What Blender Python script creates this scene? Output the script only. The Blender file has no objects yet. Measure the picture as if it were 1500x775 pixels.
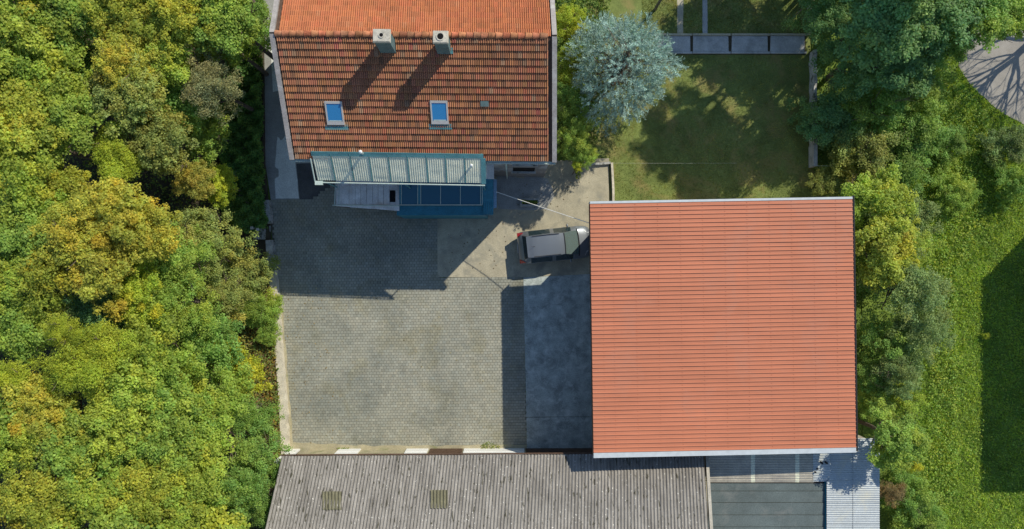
import bpy, math, random
import numpy as np
from mathutils import Vector, Matrix

R = math.radians
random.seed(7)
rng = np.random.default_rng(7)
scene = bpy.context.scene
COL = scene.collection

# ---------------------------------------------------------------- camera, sky, sun, exposure
CAM_H = 41.0          # drone height in metres
FOC = 1000.0          # focal length in photograph pixels (1500 wide)
cam = bpy.data.cameras.new("camera")
cam.sensor_width = 36.0
cam.lens = 36.0 * FOC / 1500.0
cam.clip_end = 2000.0
cam_o = bpy.data.objects.new("camera", cam)
cam_o.location = (0, 0, CAM_H)
cam_o.rotation_euler = (0, 0, 0)
COL.objects.link(cam_o)
scene.camera = cam_o

SUN_EL, SUN_AZ = R(39.7), R(43.6)     # from the upper right of the picture
world = bpy.data.worlds.new("World")
scene.world = world
world.use_nodes = True
wn = world.node_tree
bg = wn.nodes["Background"]
sky = wn.nodes.new("ShaderNodeTexSky")
sky.sky_type = 'NISHITA'
sky.sun_disc = False
sky.sun_elevation = SUN_EL
sky.sun_rotation = SUN_AZ
sky.air_density = 1.0
sky.dust_density = 0.0
sky.ozone_density = 1.6
wn.links.new(sky.outputs[0], bg.inputs[0])
bg.inputs[1].default_value = 0.15
sl = bpy.data.lights.new("sun", 'SUN')
sl.energy = 4.7
sl.angle = R(0.5)
sl.color = (1.0, 0.94, 0.80)
sun = bpy.data.objects.new("sun", sl)
to_sun = Vector((math.sin(SUN_AZ) * math.cos(SUN_EL), math.cos(SUN_AZ) * math.cos(SUN_EL), math.sin(SUN_EL)))
sun.rotation_euler = (-to_sun).to_track_quat('-Z', 'Y').to_euler()
sun.location = (30, 30, 60)
COL.objects.link(sun)
scene.view_settings.view_transform = 'Standard'
scene.view_settings.look = 'None'
scene.view_settings.exposure = 0.0
scene.view_settings.gamma = 1.0

# ---------------------------------------------------------------- helpers
def P(u, v, z=0.0):
    """the world point at height z seen at photograph pixel (u, v)"""
    s = (CAM_H - z) / FOC
    return Vector(((u - 750.0) * s, (387.5 - v) * s, z))

def link(o, parent=None):
    COL.objects.link(o)
    if parent is not None:
        o.parent = parent
    return o

def tag(o, label=None, cat=None, group=None, kind=None):
    if label: o["label"] = label
    if cat: o["category"] = cat
    if group: o["group"] = group
    if kind: o["kind"] = kind
    return o

def empty(name, loc=(0, 0, 0), rz=0.0):
    o = bpy.data.objects.new(name, None)
    o.location = loc
    o.rotation_euler = (0, 0, rz)
    o.empty_display_size = 0.3
    return link(o)

class MB:
    """collects polygons, then becomes one mesh"""
    def __init__(s):
        s.v = []; s.f = []; s.c = []
    def poly(s, pts):
        n = len(s.v); s.v += [tuple(p) for p in pts]; s.f.append(tuple(range(n, n + len(pts))))
    def grid(s, rows, close=False):
        n = len(s.v); w = len(rows[0])
        for r in rows: s.v += [tuple(p) for p in r]
        for i in range(len(rows) - 1):
            for j in range(w - 1 + (1 if close else 0)):
                a = n + i * w + j; b = n + i * w + (j + 1) % w
                s.f.append((a, b, b + w, a + w))
    def prism(s, top, down):
        """polygon top (seen counter-clockwise from above) and the same polygon moved by the vector down"""
        d = Vector(down); top = [Vector(p) for p in top]; bot = [p + d for p in top]
        s.hull(top, bot)
    def hull(s, top, bot):
        n = len(s.v); k = len(top)
        s.v += [tuple(p) for p in top] + [tuple(p) for p in bot]
        s.f.append(tuple(range(n, n + k)))
        s.f.append(tuple(range(n + 2 * k - 1, n + k - 1, -1)))
        for i in range(k):
            j = (i + 1) % k
            s.f.append((n + j, n + i, n + k + i, n + k + j))
    def box(s, x0, x1, y0, y1, z0, z1):
        s.prism([(x0, y0, z1), (x1, y0, z1), (x1, y1, z1), (x0, y1, z1)], (0, 0, z0 - z1))
    def tube(s, pts, r, n=6, r2=None):
        pts = [Vector(p) for p in pts]; m = len(pts); rows = []
        for i, p in enumerate(pts):
            d = (pts[min(i + 1, m - 1)] - pts[max(i - 1, 0)]).normalized()
            a = d.orthogonal().normalized(); b = d.cross(a)
            if i and abs(a.dot(pa)) < 0.99:
                a = (pa - d * pa.dot(d)).normalized(); b = d.cross(a)
            pa = a
            rr = r if r2 is None else r + (r2 - r) * i / (m - 1)
            rows.append([p + a * rr * math.cos(2 * math.pi * k / n) + b * rr * math.sin(2 * math.pi * k / n) for k in range(n)])
        s.grid(rows, True)
        s.poly(rows[0][::-1]); s.poly(rows[-1])
    def mesh(s, name, mat=None, smooth=False):
        me = bpy.data.meshes.new(name)
        me.from_pydata(s.v, [], s.f)
        if mat: me.materials.append(mat)
        if smooth: me.polygons.foreach_set("use_smooth", [True] * len(me.polygons))
        me.update()
        return me
    def build(s, name, mat=None, parent=None, smooth=False, **tags):
        o = bpy.data.objects.new(name, s.mesh(name, mat, smooth))
        link(o, parent)
        return tag(o, **tags)

def lerp(a, b, t): return a + (b - a) * t
class Patch:
    """a flat or slightly twisted sheet given by four corners: A top-left, B top-right, C bottom-right, D bottom-left"""
    def __init__(s, A, B, C, D): s.A, s.B, s.C, s.D = [Vector(p) for p in (A, B, C, D)]
    def at(s, x, y): return lerp(lerp(s.A, s.B, x), lerp(s.D, s.C, x), y)
    def n(s): return (s.B - s.A).cross(s.A - s.D).normalized()

# ---------------------------------------------------------------- materials
class NT:
    def __init__(s, name):
        s.m = bpy.data.materials.new(name); s.m.use_nodes = True
        s.t = s.m.node_tree; s.b = s.t.nodes["Principled BSDF"]; s.out = s.t.nodes["Material Output"]
    def n(s, kind, **kw):
        nd = s.t.nodes.new(kind)
        for k, v in kw.items(): setattr(nd, k, v)
        return nd
    def l(s, a, b): s.t.links.new(a, b)
    def pos(s):
        return s.n("ShaderNodeNewGeometry").outputs["Position"]
    def noise(s, scale, detail=4.0, rough=0.6, vec=None, dist=0.0, stretch=None):
        nd = s.n("ShaderNodeTexNoise")
        nd.inputs["Scale"].default_value = scale; nd.inputs["Detail"].default_value = detail
        nd.inputs["Roughness"].default_value = rough; nd.inputs["Distortion"].default_value = dist
        v = vec or s.pos()
        if stretch:
            mp = s.n("ShaderNodeMapping"); mp.inputs["Scale"].default_value = stretch
            s.l(v, mp.inputs[0]); v = mp.outputs[0]
        s.l(v, nd.inputs["Vector"])
        return nd.outputs["Fac"]
    def ramp(s, fac, stops):
        nd = s.n("ShaderNodeValToRGB"); cr = nd.color_ramp
        while len(cr.elements) < len(stops): cr.elements.new(0.5)
        for e, (p, c) in zip(cr.elements, stops):
            e.position = p; e.color = (*c, 1.0) if len(c) == 3 else c
        s.l(fac, nd.inputs[0]); return nd.outputs[0]
    def mix(s, fac, a, b, mode='MIX'):
        nd = s.n("ShaderNodeMix", data_type='RGBA', blend_type=mode)
        for i, val in ((0, fac), (6, a), (7, b)):
            if isinstance(val, (int, float)): nd.inputs[i].default_value = val
            elif isinstance(val, tuple): nd.inputs[i].default_value = (*val, 1.0)
            else: s.l(val, nd.inputs[i])
        return nd.outputs[2]
    def attr(s, name="col"):
        nd = s.n("ShaderNodeAttribute"); nd.attribute_name = name; return nd.outputs["Color"]
    def objcol(s): return s.n("ShaderNodeObjectInfo").outputs["Color"]
    def objrand(s): return s.n("ShaderNodeObjectInfo").outputs["Random"]
    def col(s, c):
        if isinstance(c, tuple): s.b.inputs["Base Color"].default_value = (*c, 1.0)
        else: s.l(c, s.b.inputs["Base Color"])
        return s
    def rough(s, r, spec=0.4, metal=0.0):
        s.b.inputs["Roughness"].default_value = r
        s.b.inputs["Specular IOR Level"].default_value = spec
        s.b.inputs["Metallic"].default_value = metal
        return s
    def bump(s, fac, strength=0.3, dist=0.02):
        nd = s.n("ShaderNodeBump"); nd.inputs["Strength"].default_value = strength; nd.inputs["Distance"].default_value = dist
        s.l(fac, nd.inputs["Height"]); s.l(nd.outputs[0], s.b.inputs["Normal"])
        return s

def M_worn(name, c, var=0.25, scale=1.5, fine=25.0, rough=0.85, spec=0.25, tint=None, tint_at=(0.52, 0.7), bump=0.25, metal=0.0, tint_scale=0.8, grain=0.26, streak=None):
    """one base colour with broad blotches, fine grain and an optional second colour as stain"""
    t = NT(name)
    lo = tuple(x * (1 - var) for x in c); hi = tuple(min(1, x * (1 + var)) for x in c)
    a = t.ramp(t.noise(scale, 6, 0.65), [(0.3, lo), (0.7, hi)])
    g = t.ramp(t.noise(fine, 3, 0.7), [(0.25, (1 - grain,) * 3), (0.75, (1 + grain,) * 3)])
    k = t.mix(1.0, a, g, 'MULTIPLY')
    if streak:
        k = t.mix(1.0, k, t.ramp(t.noise(1.0, 5, 0.7, stretch=streak), [(0.3, (0.86,) * 3), (0.7, (1.10,) * 3)]), 'MULTIPLY')
    if tint:
        f = t.ramp(t.noise(tint_scale, 5, 0.7, dist=0.4), [(tint_at[0], (0, 0, 0)), (tint_at[1], (1, 1, 1))])
        k = t.mix(f, k, tint)
    t.col(k).rough(rough, spec, metal)
    if bump: t.bump(t.noise(fine, 4, 0.7), bump, 0.01)
    return t.m

def M_attr(name, base, rough=0.85, spec=0.2, stain=None, scale=0.5, at=(0.45, 0.7), fine=30.0, amount=0.25, second=None):
    """base colour times the colour stored per piece, with stains and grain"""
    t = NT(name)
    k = t.mix(1.0, t.attr(), base, 'MULTIPLY')
    g = t.ramp(t.noise(fine, 4, 0.7), [(0.25, (1 - amount,) * 3), (0.75, (1 + amount,) * 3)])
    k = t.mix(1.0, k, g, 'MULTIPLY')
    if stain:
        f = t.ramp(t.noise(scale, 6, 0.65, dist=0.3), [(at[0], (0, 0, 0)), (at[1], (1, 1, 1))])
        k = t.mix(f, k, stain, 'MULTIPLY')
    if second:
        f = t.ramp(t.noise(second[1], 5, 0.6, dist=0.6), [(0.5, (0, 0, 0)), (0.72, (1, 1, 1))])
        k = t.mix(f, k, second[0], 'MULTIPLY')
        f = t.ramp(t.noise(1.9, 3, 0.5), [(0.70, (0, 0, 0)), (0.76, (1, 1, 1))])
        k = t.mix(f, k, (0.78, 0.76, 0.70), 'MULTIPLY')
    t.col(k).rough(rough, spec)
    return t.m

def M_leaf(name, trans=0.45, rough=0.55, spec=0.25):
    t = NT(name)
    c = t.mix(1.0, t.attr(), t.objcol(), 'MULTIPLY')
    t.col(c).rough(rough, spec)
    tr = t.n("ShaderNodeBsdfTranslucent"); t.l(t.mix(1.0, c, (1.25, 1.15, 0.6), 'MULTIPLY'), tr.inputs[0])
    mx = t.n("ShaderNodeMixShader"); mx.inputs[0].default_value = trans
    t.l(t.b.outputs[0], mx.inputs[1]); t.l(tr.outputs[0], mx.inputs[2]); t.l(mx.outputs[0], t.out.inputs[0])
    return t.m

def M_flat(name, c, rough=0.5, spec=0.5, metal=0.0, var=0.12, fine=8.0):
    t = NT(name)
    g = t.ramp(t.noise(fine, 4, 0.65), [(0.25, tuple(x * (1 - var) for x in c)), (0.75, tuple(min(1, x * (1 + var)) for x in c))])
    t.col(g).rough(rough, spec, metal)
    return t.m

mats = {}
mats['leaf'] = M_leaf("leaf")
mats['needle'] = M_leaf("needle", 0.12, 0.5, 0.3)
mats['grass'] = M_leaf("grass_blade", 0.35, 0.6, 0.2)
mats['bark'] = M_worn("bark", (0.13, 0.10, 0.075), 0.3, 6, 30, 0.9, bump=0.6)
mats['bark_grey'] = M_worn("grey_bark", (0.17, 0.15, 0.13), 0.3, 6, 30, 0.9, bump=0.6)
mats['tile'] = M_attr("clay_tile", (0.56, 0.205, 0.095), 0.85, 0.2, (0.72, 0.72, 0.70), 0.9, (0.45, 0.75), 22, 0.2)
mats['ridge'] = M_attr("clay_ridge_tile", (0.54, 0.21, 0.105), 0.85, 0.2, (0.5, 0.52, 0.5), 2.5, (0.4, 0.62), 22, 0.3)
mats['plaster'] = M_worn("grey_plaster", (0.22, 0.21, 0.20), 0.25, 0.9, 20, 0.95, tint=(0.34, 0.34, 0.33), tint_at=(0.52, 0.56), tint_scale=0.55)
mats['verge'] = M_worn("weathered_verge_metal", (0.33, 0.30, 0.28), 0.2, 3, 20, 0.7, tint=(0.46, 0.44, 0.41), tint_scale=2.2)
mats['gutter'] = M_flat("pale_gutter_metal", (0.44, 0.52, 0.47), 0.45, 0.5, 0.0, 0.15)
mats['chim_cap'] = M_worn("chimney_concrete", (0.50, 0.46, 0.38), 0.2, 5, 25, 0.9, tint=(0.25, 0.24, 0.2), tint_at=(0.55, 0.75), tint_scale=4)
mats['chim'] = M_worn("chimney_render", (0.10, 0.15, 0.15), 0.2, 4, 25, 0.9)
mats['black'] = M_flat("soot_black", (0.012, 0.012, 0.013), 0.9, 0.1)
mats['dark'] = M_flat("dark_rubber", (0.02, 0.02, 0.022), 0.7, 0.3)
mats['win_frame'] = M_flat("skylight_frame_grey", (0.42, 0.40, 0.38), 0.5, 0.4)
g = NT("skylight_glass"); g.col((0.035, 0.20, 0.42)).rough(0.08, 0.7); mats['sky_glass'] = g.m  # reflected sky is put into the pane's blue base colour
g = NT("dark_glass"); g.col((0.02, 0.035, 0.04)).rough(0.05, 0.8); mats['glass'] = g.m
g = NT("green_tinted_windscreen"); g.col((0.20, 0.27, 0.255)).rough(0.05, 0.9)
tb = g.n("ShaderNodeBsdfTransparent"); tb.inputs[0].default_value = (0.62, 0.78, 0.72, 1); mxs = g.n("ShaderNodeMixShader"); mxs.inputs[0].default_value = 0.5
g.l(g.b.outputs[0], mxs.inputs[1]); g.l(tb.outputs[0], mxs.inputs[2]); g.l(mxs.outputs[0], g.out.inputs[0]); mats['screen'] = g.m
mats['canopy'] = M_worn("translucent_canopy_sheet", (0.64, 0.63, 0.48), 0.14, 1.2, 14, 0.45, 0.4, tint=(0.46, 0.52, 0.42), tint_scale=1.6, tint_at=(0.5, 0.8), bump=0.05)
mats['teal'] = M_worn("teal_painted_metal", (0.09, 0.24, 0.25), 0.2, 2, 18, 0.55, 0.4)
mats['blue'] = M_worn("blue_painted_cladding", (0.025, 0.17, 0.235), 0.2, 2.5, 18, 0.55, 0.4)
mats['pale_blue'] = M_worn("pale_blue_board", (0.30, 0.46, 0.60), 0.12, 3, 18, 0.6, 0.3)
mats['old_board'] = M_worn("weathered_grey_board", (0.68, 0.66, 0.63), 0.25, 2.0, 22, 0.85, tint=(0.58, 0.50, 0.43), tint_scale=1.4)
mats['white'] = M_flat("white_paint", (0.80, 0.80, 0.78), 0.5, 0.4, 0, 0.05)
mats['hall'] = M_worn("red_sheet_roof", (0.50, 0.185, 0.103), 0.06, 0.35, 30, 0.55, 0.3, tint=(0.47, 0.195, 0.12), tint_scale=0.3, bump=0.0, grain=0.04, streak=(0.12, 3.0, 1))
mats['hall_wall'] = M_worn("hall_render", (0.42, 0.38, 0.31), 0.15, 0.8, 12, 0.9)
mats['flash'] = M_flat("zinc_flashing", (0.50, 0.53, 0.54), 0.45, 0.5, 0.0, 0.12, 3)
mats['brown'] = M_worn("brown_painted_timber", (0.10, 0.06, 0.04), 0.3, 4, 30, 0.7)
mats['paver'] = M_attr("concrete_paver", (0.34, 0.332, 0.268), 0.9, 0.2, (0.70, 0.73, 0.76), 0.3, (0.40, 0.66), 40, 0.2, ((0.90, 0.86, 0.74), 0.55))
mats['joint'] = M_worn("joint_sand", (0.13, 0.125, 0.095), 0.25, 1.0, 30, 0.95, tint=(0.20, 0.17, 0.10), tint_scale=0.5)
mats['concrete_tan'] = M_worn("sandy_concrete", (0.40, 0.36, 0.26), 0.22, 0.8, 16, 0.92, tint=(0.27, 0.255, 0.20), tint_at=(0.5, 0.66), tint_scale=0.9)
mats['concrete'] = M_worn("grey_concrete", (0.34, 0.38, 0.36), 0.35, 1.3, 16, 0.9, tint=(0.60, 0.64, 0.60), tint_at=(0.50, 0.74), tint_scale=2.0, grain=0.34, streak=(1.6, 0.5, 1))
mats['sand'] = M_worn("sandy_strip", (0.37, 0.33, 0.22), 0.2, 1.2, 22, 0.95, tint=(0.23, 0.24, 0.12), tint_scale=1.0)
mats['patch'] = M_worn("pale_concrete_patch", (0.32, 0.32, 0.30), 0.2, 1.0, 18, 0.9)
mats['wall_cream'] = M_worn("old_cream_concrete", (0.55, 0.50, 0.39), 0.22, 2.2, 18, 0.95, tint=(0.25, 0.23, 0.17), tint_at=(0.58, 0.72), tint_scale=2.6, bump=0.5)
mats['wall_grey'] = M_worn("old_grey_concrete", (0.40, 0.39, 0.36), 0.3, 2.2, 18, 0.95, tint=(0.10, 0.11, 0.08), tint_at=(0.52, 0.62), tint_scale=2.4, bump=0.5)
mats['slab'] = M_worn("garden_slab", (0.40, 0.40, 0.39), 0.2, 1.1, 16, 0.9, tint=(0.22, 0.23, 0.22), tint_at=(0.5, 0.75), tint_scale=1.0)
mats['soil'] = M_worn("soil_and_litter", (0.075, 0.062, 0.040), 0.45, 1.2, 14, 1.0, tint=(0.035, 0.05, 0.018), tint_scale=0.8)
mats['soil_dry'] = M_worn("dry_bank_soil", (0.22, 0.155, 0.085), 0.35, 1.6, 14, 1.0, tint=(0.10, 0.11, 0.035), tint_scale=1.2)
mats['lawn'] = M_worn("lawn_base", (0.165, 0.20, 0.058), 0.35, 0.7, 12, 1.0, tint=(0.27, 0.225, 0.085), tint_at=(0.48, 0.68), tint_scale=0.6)
mats['meadow'] = M_worn("meadow_base", (0.14, 0.20, 0.035), 0.35, 0.8, 10, 1.0)
mats['gravel'] = M_worn("pale_gravel_drive", (0.31, 0.285, 0.25), 0.15, 1.2, 30, 0.95)
mats['felt'] = M_worn("bitumen_felt", (0.12, 0.145, 0.14), 0.2, 0.6, 14, 0.85, tint=(0.19, 0.20, 0.185), tint_at=(0.55, 0.75), tint_scale=0.7)
mats['steel_sheet'] = M_worn("galvanised_sheet", (0.37, 0.405, 0.42), 0.1, 0.8, 14, 0.5, 0.45, tint=(0.44, 0.44, 0.38), tint_scale=0.7, bump=0.04)
mats['tan_sheet'] = M_worn("aged_translucent_sheet", (0.36, 0.33, 0.27), 0.18, 1.2, 14, 0.6, 0.35, tint=(0.26, 0.24, 0.21), tint_scale=1.0)
mats['moss_sheet'] = M_worn("mossy_rooflight_sheet", (0.15, 0.14, 0.088), 0.25, 4, 20, 0.8)
g = NT('blue_roof_glass'); g.col((0.012, 0.085, 0.14)).rough(0.12, 0.5); mats['blue_glass'] = g.m
mats['asphalt'] = M_worn('old_asphalt', (0.10, 0.10, 0.10), 0.25, 1.0, 20, 0.95)
mats['path_pale'] = M_worn('pale_path_concrete', (0.70, 0.72, 0.68), 0.15, 1.0, 18, 0.9)
mats['wire'] = M_flat("pale_cable", (0.70, 0.68, 0.62), 0.5, 0.3)

def M_fibre():
    t = NT("fibre_cement_sheet")
    a = t.ramp(t.noise(0.7, 6, 0.65), [(0.3, (0.235, 0.221, 0.200)), (0.7, (0.320, 0.302, 0.275))])
    st = t.ramp(t.noise(1.0, 5, 0.7, stretch=(3.5, 0.35, 1)), [(0.35, (0.7, 0.68, 0.66)), (0.65, (1.12, 1.1, 1.08))])
    k = t.mix(1.0, a, st, 'MULTIPLY')
    g2 = t.ramp(t.noise(26, 4, 0.75), [(0.25, (0.65,) * 3), (0.75, (1.3,) * 3)])
    k = t.mix(1.0, k, g2, 'MULTIPLY')
    lich = t.ramp(t.noise(8.5, 3, 0.55), [(0.665, (0, 0, 0)), (0.70, (1, 1, 1))])
    k = t.mix(lich, k, (0.62, 0.60, 0.54))
    moss = t.ramp(t.noise(3.1, 4, 0.6, vec=None, dist=0.5, stretch=(2.4, 0.5, 1.0)), [(0.60, (0, 0, 0)), (0.66, (1, 1, 1))])
    k = t.mix(moss, k, (0.07, 0.065, 0.045))
    t.col(k).rough(0.9, 0.2)
    return t.m
mats['fibre'] = M_fibre()

def add_col(me, cols):
    a = me.color_attributes.new("col", 'FLOAT_COLOR', 'POINT')
    c = np.ones((len(me.vertices), 4), np.float32); c[:, :3] = cols
    a.data.foreach_set("color", c.ravel())

def quads_mesh(name, V, cols, mat, k=4):
    """V: (n, k, 3) loose polygons, cols: (n, 3) one colour each"""
    n = V.shape[0]
    me = bpy.data.meshes.new(name)
    me.vertices.add(n * k); me.vertices.foreach_set("co", V.astype(np.float32).ravel())
    me.loops.add(n * k); me.loops.foreach_set("vertex_index", np.arange(n * k, dtype=np.int32))
    me.polygons.add(n); me.polygons.foreach_set("loop_start", np.arange(0, n * k, k, dtype=np.int32))
    me.polygons.foreach_set("loop_total", np.full(n, k, np.int32))
    me.update(calc_edges=True)
    add_col(me, np.repeat(cols, k, axis=0))
    me.materials.append(mat)
    return me
# ---------------------------------------------------------------- the ground and its surfaces
def sheet(name, px, z, mat, depth=0.3, label=None):
    m = MB(); m.prism([P(u, v, 0) + Vector((0, 0, z)) for u, v in px][::-1], (0, 0, -depth))
    return m.build(name, mats[mat], kind='structure', label=label)

rg = random.Random(3)
def wob(pts, n, a):
    out = []
    for i in range(len(pts) - 1):
        for k in range(n):
            t = k / n; u = lerp(pts[i][0], pts[i + 1][0], t); v = lerp(pts[i][1], pts[i + 1][1], t)
            out.append((u + rg.uniform(-a, a), v + rg.uniform(-a, a)))
    return out + [pts[-1]]
m = MB(); m.poly([(-600, -600, -0.05), (600, -600, -0.05), (600, 600, -0.05), (-600, 600, -0.05)])
m.build("ground", mats['meadow'], kind='structure')
sheet("forest_floor", [(-1500, -900), (378, -900), (386, 0), (389, 240), (394, 300), (400, 395), (411, 520), (419, 668), (421, 1500), (-1500, 1500)], 0.30, 'soil')
sheet("concrete_path", [(380, -60), (500, -60), (500, 130), (500, 262), (440, 292), (397, 294), (389, 240), (387, 40)], 0.012, 'patch')
sheet("path_patch", wob([(407, 200), (412, 206), (418, 199), (428, 203), (433, 240), (438, 290)], 4, .6) + wob([(438, 291), (404, 291), (402, 262), (408, 258), (408, 248), (403, 244), (405, 215)], 3, .6), 0.016, 'path_pale', 0.05)
sheet("path_patch", wob([(396, 68), (406, 68), (414, 130), (400, 135)], 5, 1.0), 0.016, 'path_pale', 0.05)
sheet("asphalt_strip", [(439, 293), (434, 240), (520, 236), (520, 262), (500, 280), (470, 293)], 0.016, 'asphalt', 0.05)
sheet("yard", [(392, 294), (440, 292), (520, 250), (700, 260), (700, 300), (645, 300), (645, 410), (780, 410), (780, 672), (415, 672), (405, 400)], 0.0, 'joint')
sheet("lawn", [(855, -500), (1187, -500), (1187, 245), (1240, 300), (1240, 340), (893, 340), (893, 238), (855, 238)], 0.008, 'lawn')
sheet("meadow", [(1188, -300), (2600, -600), (2600, 1800), (1270, 1800), (1262, 300), (1190, 245)], 0.004, 'meadow')
conc = sheet("concrete_yard", [(645, 300), (700, 298), (700, 240), (892, 232), (892, 400), (771, 406), (641, 406), (641, 300)], 0.058, 'concrete_tan')
sheet("concrete_apron", [(766.8, 406.5), (892, 400), (910, 400), (910, 609.5), (771.0, 610.5)], 0.0625, 'concrete')
sheet("concrete_apron", [(771.1, 611.2), (910, 610.2), (910, 680), (772, 680)], 0.0635, 'concrete')
sheet("concrete_patch", [(726, 272), (728, 255), (768, 262), (768, 255), (802, 262), (809, 276), (812, 288), (800, 306), (775, 308), (730, 306)], 0.063, 'patch', 0.05)
sheet("sand_strip", wob([(422, 648), (520, 652), (640, 653), (772, 651)], 9, 1.6) + [(772, 664), (420, 666)], 0.058, 'sand', 0.05)
sheet("sand_strip", wob([(404, 405), (411, 470), (419, 560), (425, 655)], 8, 1.2) + wob([(431, 655), (423, 560), (416, 470), (410, 410)], 8, 1.2), 0.060, 'sand', 0.05)
sheet("gravel_drive", wob([(1412, 40), (1402, 72), (1404, 98), (1420, 122), (1450, 152), (1480, 172), (1520, 192)], 4, 1.5) + [(1760, 300), (1760, 60), (1500, 42), (1470, 48), (1440, 40)], 0.03, 'gravel')
sheet("dry_bank", wob([(362, 395), (372, 470), (376, 560), (372, 668)], 8, 6) + [(421, 668), (414, 560), (405, 470), (397, 395)], 0.33, 'soil_dry', 0.1)
sheet("garden_path", wob([(992, -200), (992, 50)], 14, .8) + wob([(1001, 50), (1001, -200)], 14, .8), 0.022, 'concrete_tan', 0.05)
sheet("garden_path", wob([(1029, -200), (1029, 50)], 14, .4) + wob([(1036, 50), (1036, -200)], 14, .4), 0.022, 'slab', 0.05)

# pavers: too small to pick apart singly, real stones with open joints
def inside(u, v, poly):
    c = False; n = len(poly)
    for i in range(n):
        (x1, y1), (x2, y2) = poly[i], poly[i - 1]
        if (y1 > v) != (y2 > v) and u < (x2 - x1) * (v - y1) / (y2 - y1) + x1: c = not c
    return c
PAVE = [(398, 294), (455, 292), (500, 262), (643, 285), (644, 405), (768, 407), (773, 655), (428, 657), (417, 560), (411, 470), (404, 400)]
def paver_field():
    pw, ph, gap = 0.205, 0.165, 0.014
    V, C = [], []
    ang = R(0.6); ca, sa = math.cos(ang), math.sin(ang)
    for j in range(-75, 35):
        off = (j % 2) * pw / 2
        for i in range(-78, 8):
            x, y = i * pw + off, j * ph
            wx, wy = x * ca - y * sa, x * sa + y * ca
            u, v = 750 + wx / .041, 387.5 - wy / .041
            if not inside(u, v, PAVE): continue
            z = 0.05 + rng.normal(0, 0.0022); tx, ty = rng.normal(0, 0.008, 2)
            a, b = (pw - gap) / 2, (ph - gap) / 2
            top = [(-a, -b), (a, -b), (a, b), (-a, b)]
            T = [(wx + p * ca - q * sa, wy + p * sa + q * ca, z + p * tx + q * ty) for p, q in top]
            B = [(p, q, -0.01) for p, q, _ in T]
            k = 1 + rng.normal(0, 0.065); w = rng.normal(0, 0.014)
            c = (k * (1 + w), k, k * (1 - w))
            V.append(T); C.append(c)
            for e in range(4):
                f = (e + 1) % 4; V.append([T[f], T[e], B[e], B[f]]); C.append(c)
    me = quads_mesh("pavers", np.array(V), np.array(C), mats['paver'])
    o = link(bpy.data.objects.new("pavers", me), bpy.data.objects["yard"])
    tag(o, kind='stuff')
paver_field()

# retaining wall on the left of the yard, with stairs
def ribbon(mb, pts, w, z0, z1, jit=0.0):
    pts = [Vector((p.x, p.y, 0)) for p in pts]; rows = []
    for i, p in enumerate(pts):
        d = (pts[min(i + 1, len(pts) - 1)] - pts[max(i - 1, 0)]).normalized(); nrm = Vector((-d.y, d.x, 0))
        a = w / 2 + rg.uniform(-jit, jit); b = w / 2 + rg.uniform(-jit, jit); zz = z1 + rg.uniform(-jit, jit) * .4
        rows.append([p - nrm * b + Vector((0, 0, z0)), p - nrm * b + Vector((0, 0, zz)), p + nrm * a + Vector((0, 0, zz)), p + nrm * a + Vector((0, 0, z0))])
    mb.grid(rows)
    mb.poly(rows[0]); mb.poly(rows[-1][::-1])
def pxline(pts, n, a=0.0): return [P(u, v, 0) for u, v in wob(pts, n, a)]
t = tag(empty("retaining_wall", P(414, 530)), "old cream concrete retaining wall along the left edge of the paved yard", "wall")
def child(o, parent):
    o.parent = parent; o.matrix_parent_inverse = parent.matrix_basis.inverted(); return o
m = MB(); ribbon(m, pxline([(402, 396), (407, 450), (413, 530), (418, 600), (421, 664)], 10, .5), 0.42, 0.0, 0.52, 0.03)
child(m.build("wall", mats['wall_cream']), t)
t = tag(empty("retaining_wall", P(398, 370)), "short shaded grey retaining wall beside the dark hedge and steps", "wall")
m = MB(); ribbon(m, pxline([(398.5, 352), (400, 375), (401.5, 395)], 6, .3), 0.40, 0.0, 0.55, 0.02)
child(m.build("wall", mats['wall_grey']), t)
m = MB(); ribbon(m, pxline([(395, 294), (396, 310), (397.5, 328)], 6, .3), 0.32, 0.0, 0.55, 0.02)
child(m.build("wall", mats['wall_grey']), t)
t = tag(empty("garden_steps", P(390, 340)), "shaded concrete garden steps leading from the yard into the hedge", "steps")
for k in range(4):
    m = MB(); a = P(396.5 - k * 4.6, 331); b = P(400 - k * 4.6, 351)
    m.box(a.x - .2, a.x, b.y, a.y, 0.0, .17 * (k + 1)); child(m.build("step", mats['wall_grey']), t)
for k, (u, v) in enumerate([(383, 336), (391, 338)]):
    t2 = tag(empty("gate_post", P(u, v)), ["thin grey gate post on the garden steps, farther from the yard", "thin grey gate post on the garden steps, nearer the yard"][k], "post", "posts at the garden steps")
    p = P(u, v); m = MB(); m.box(p.x - .05, p.x + .05, p.y - .05, p.y + .05, 0, 1.5); child(m.build("post", mats['wall_grey']), t2)
    m = MB(); m.box(p.x - .08, p.x + .08, p.y - .08, p.y + .08, 1.5, 1.55); child(m.build("post_cap", mats['wall_grey']), t2)

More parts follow.
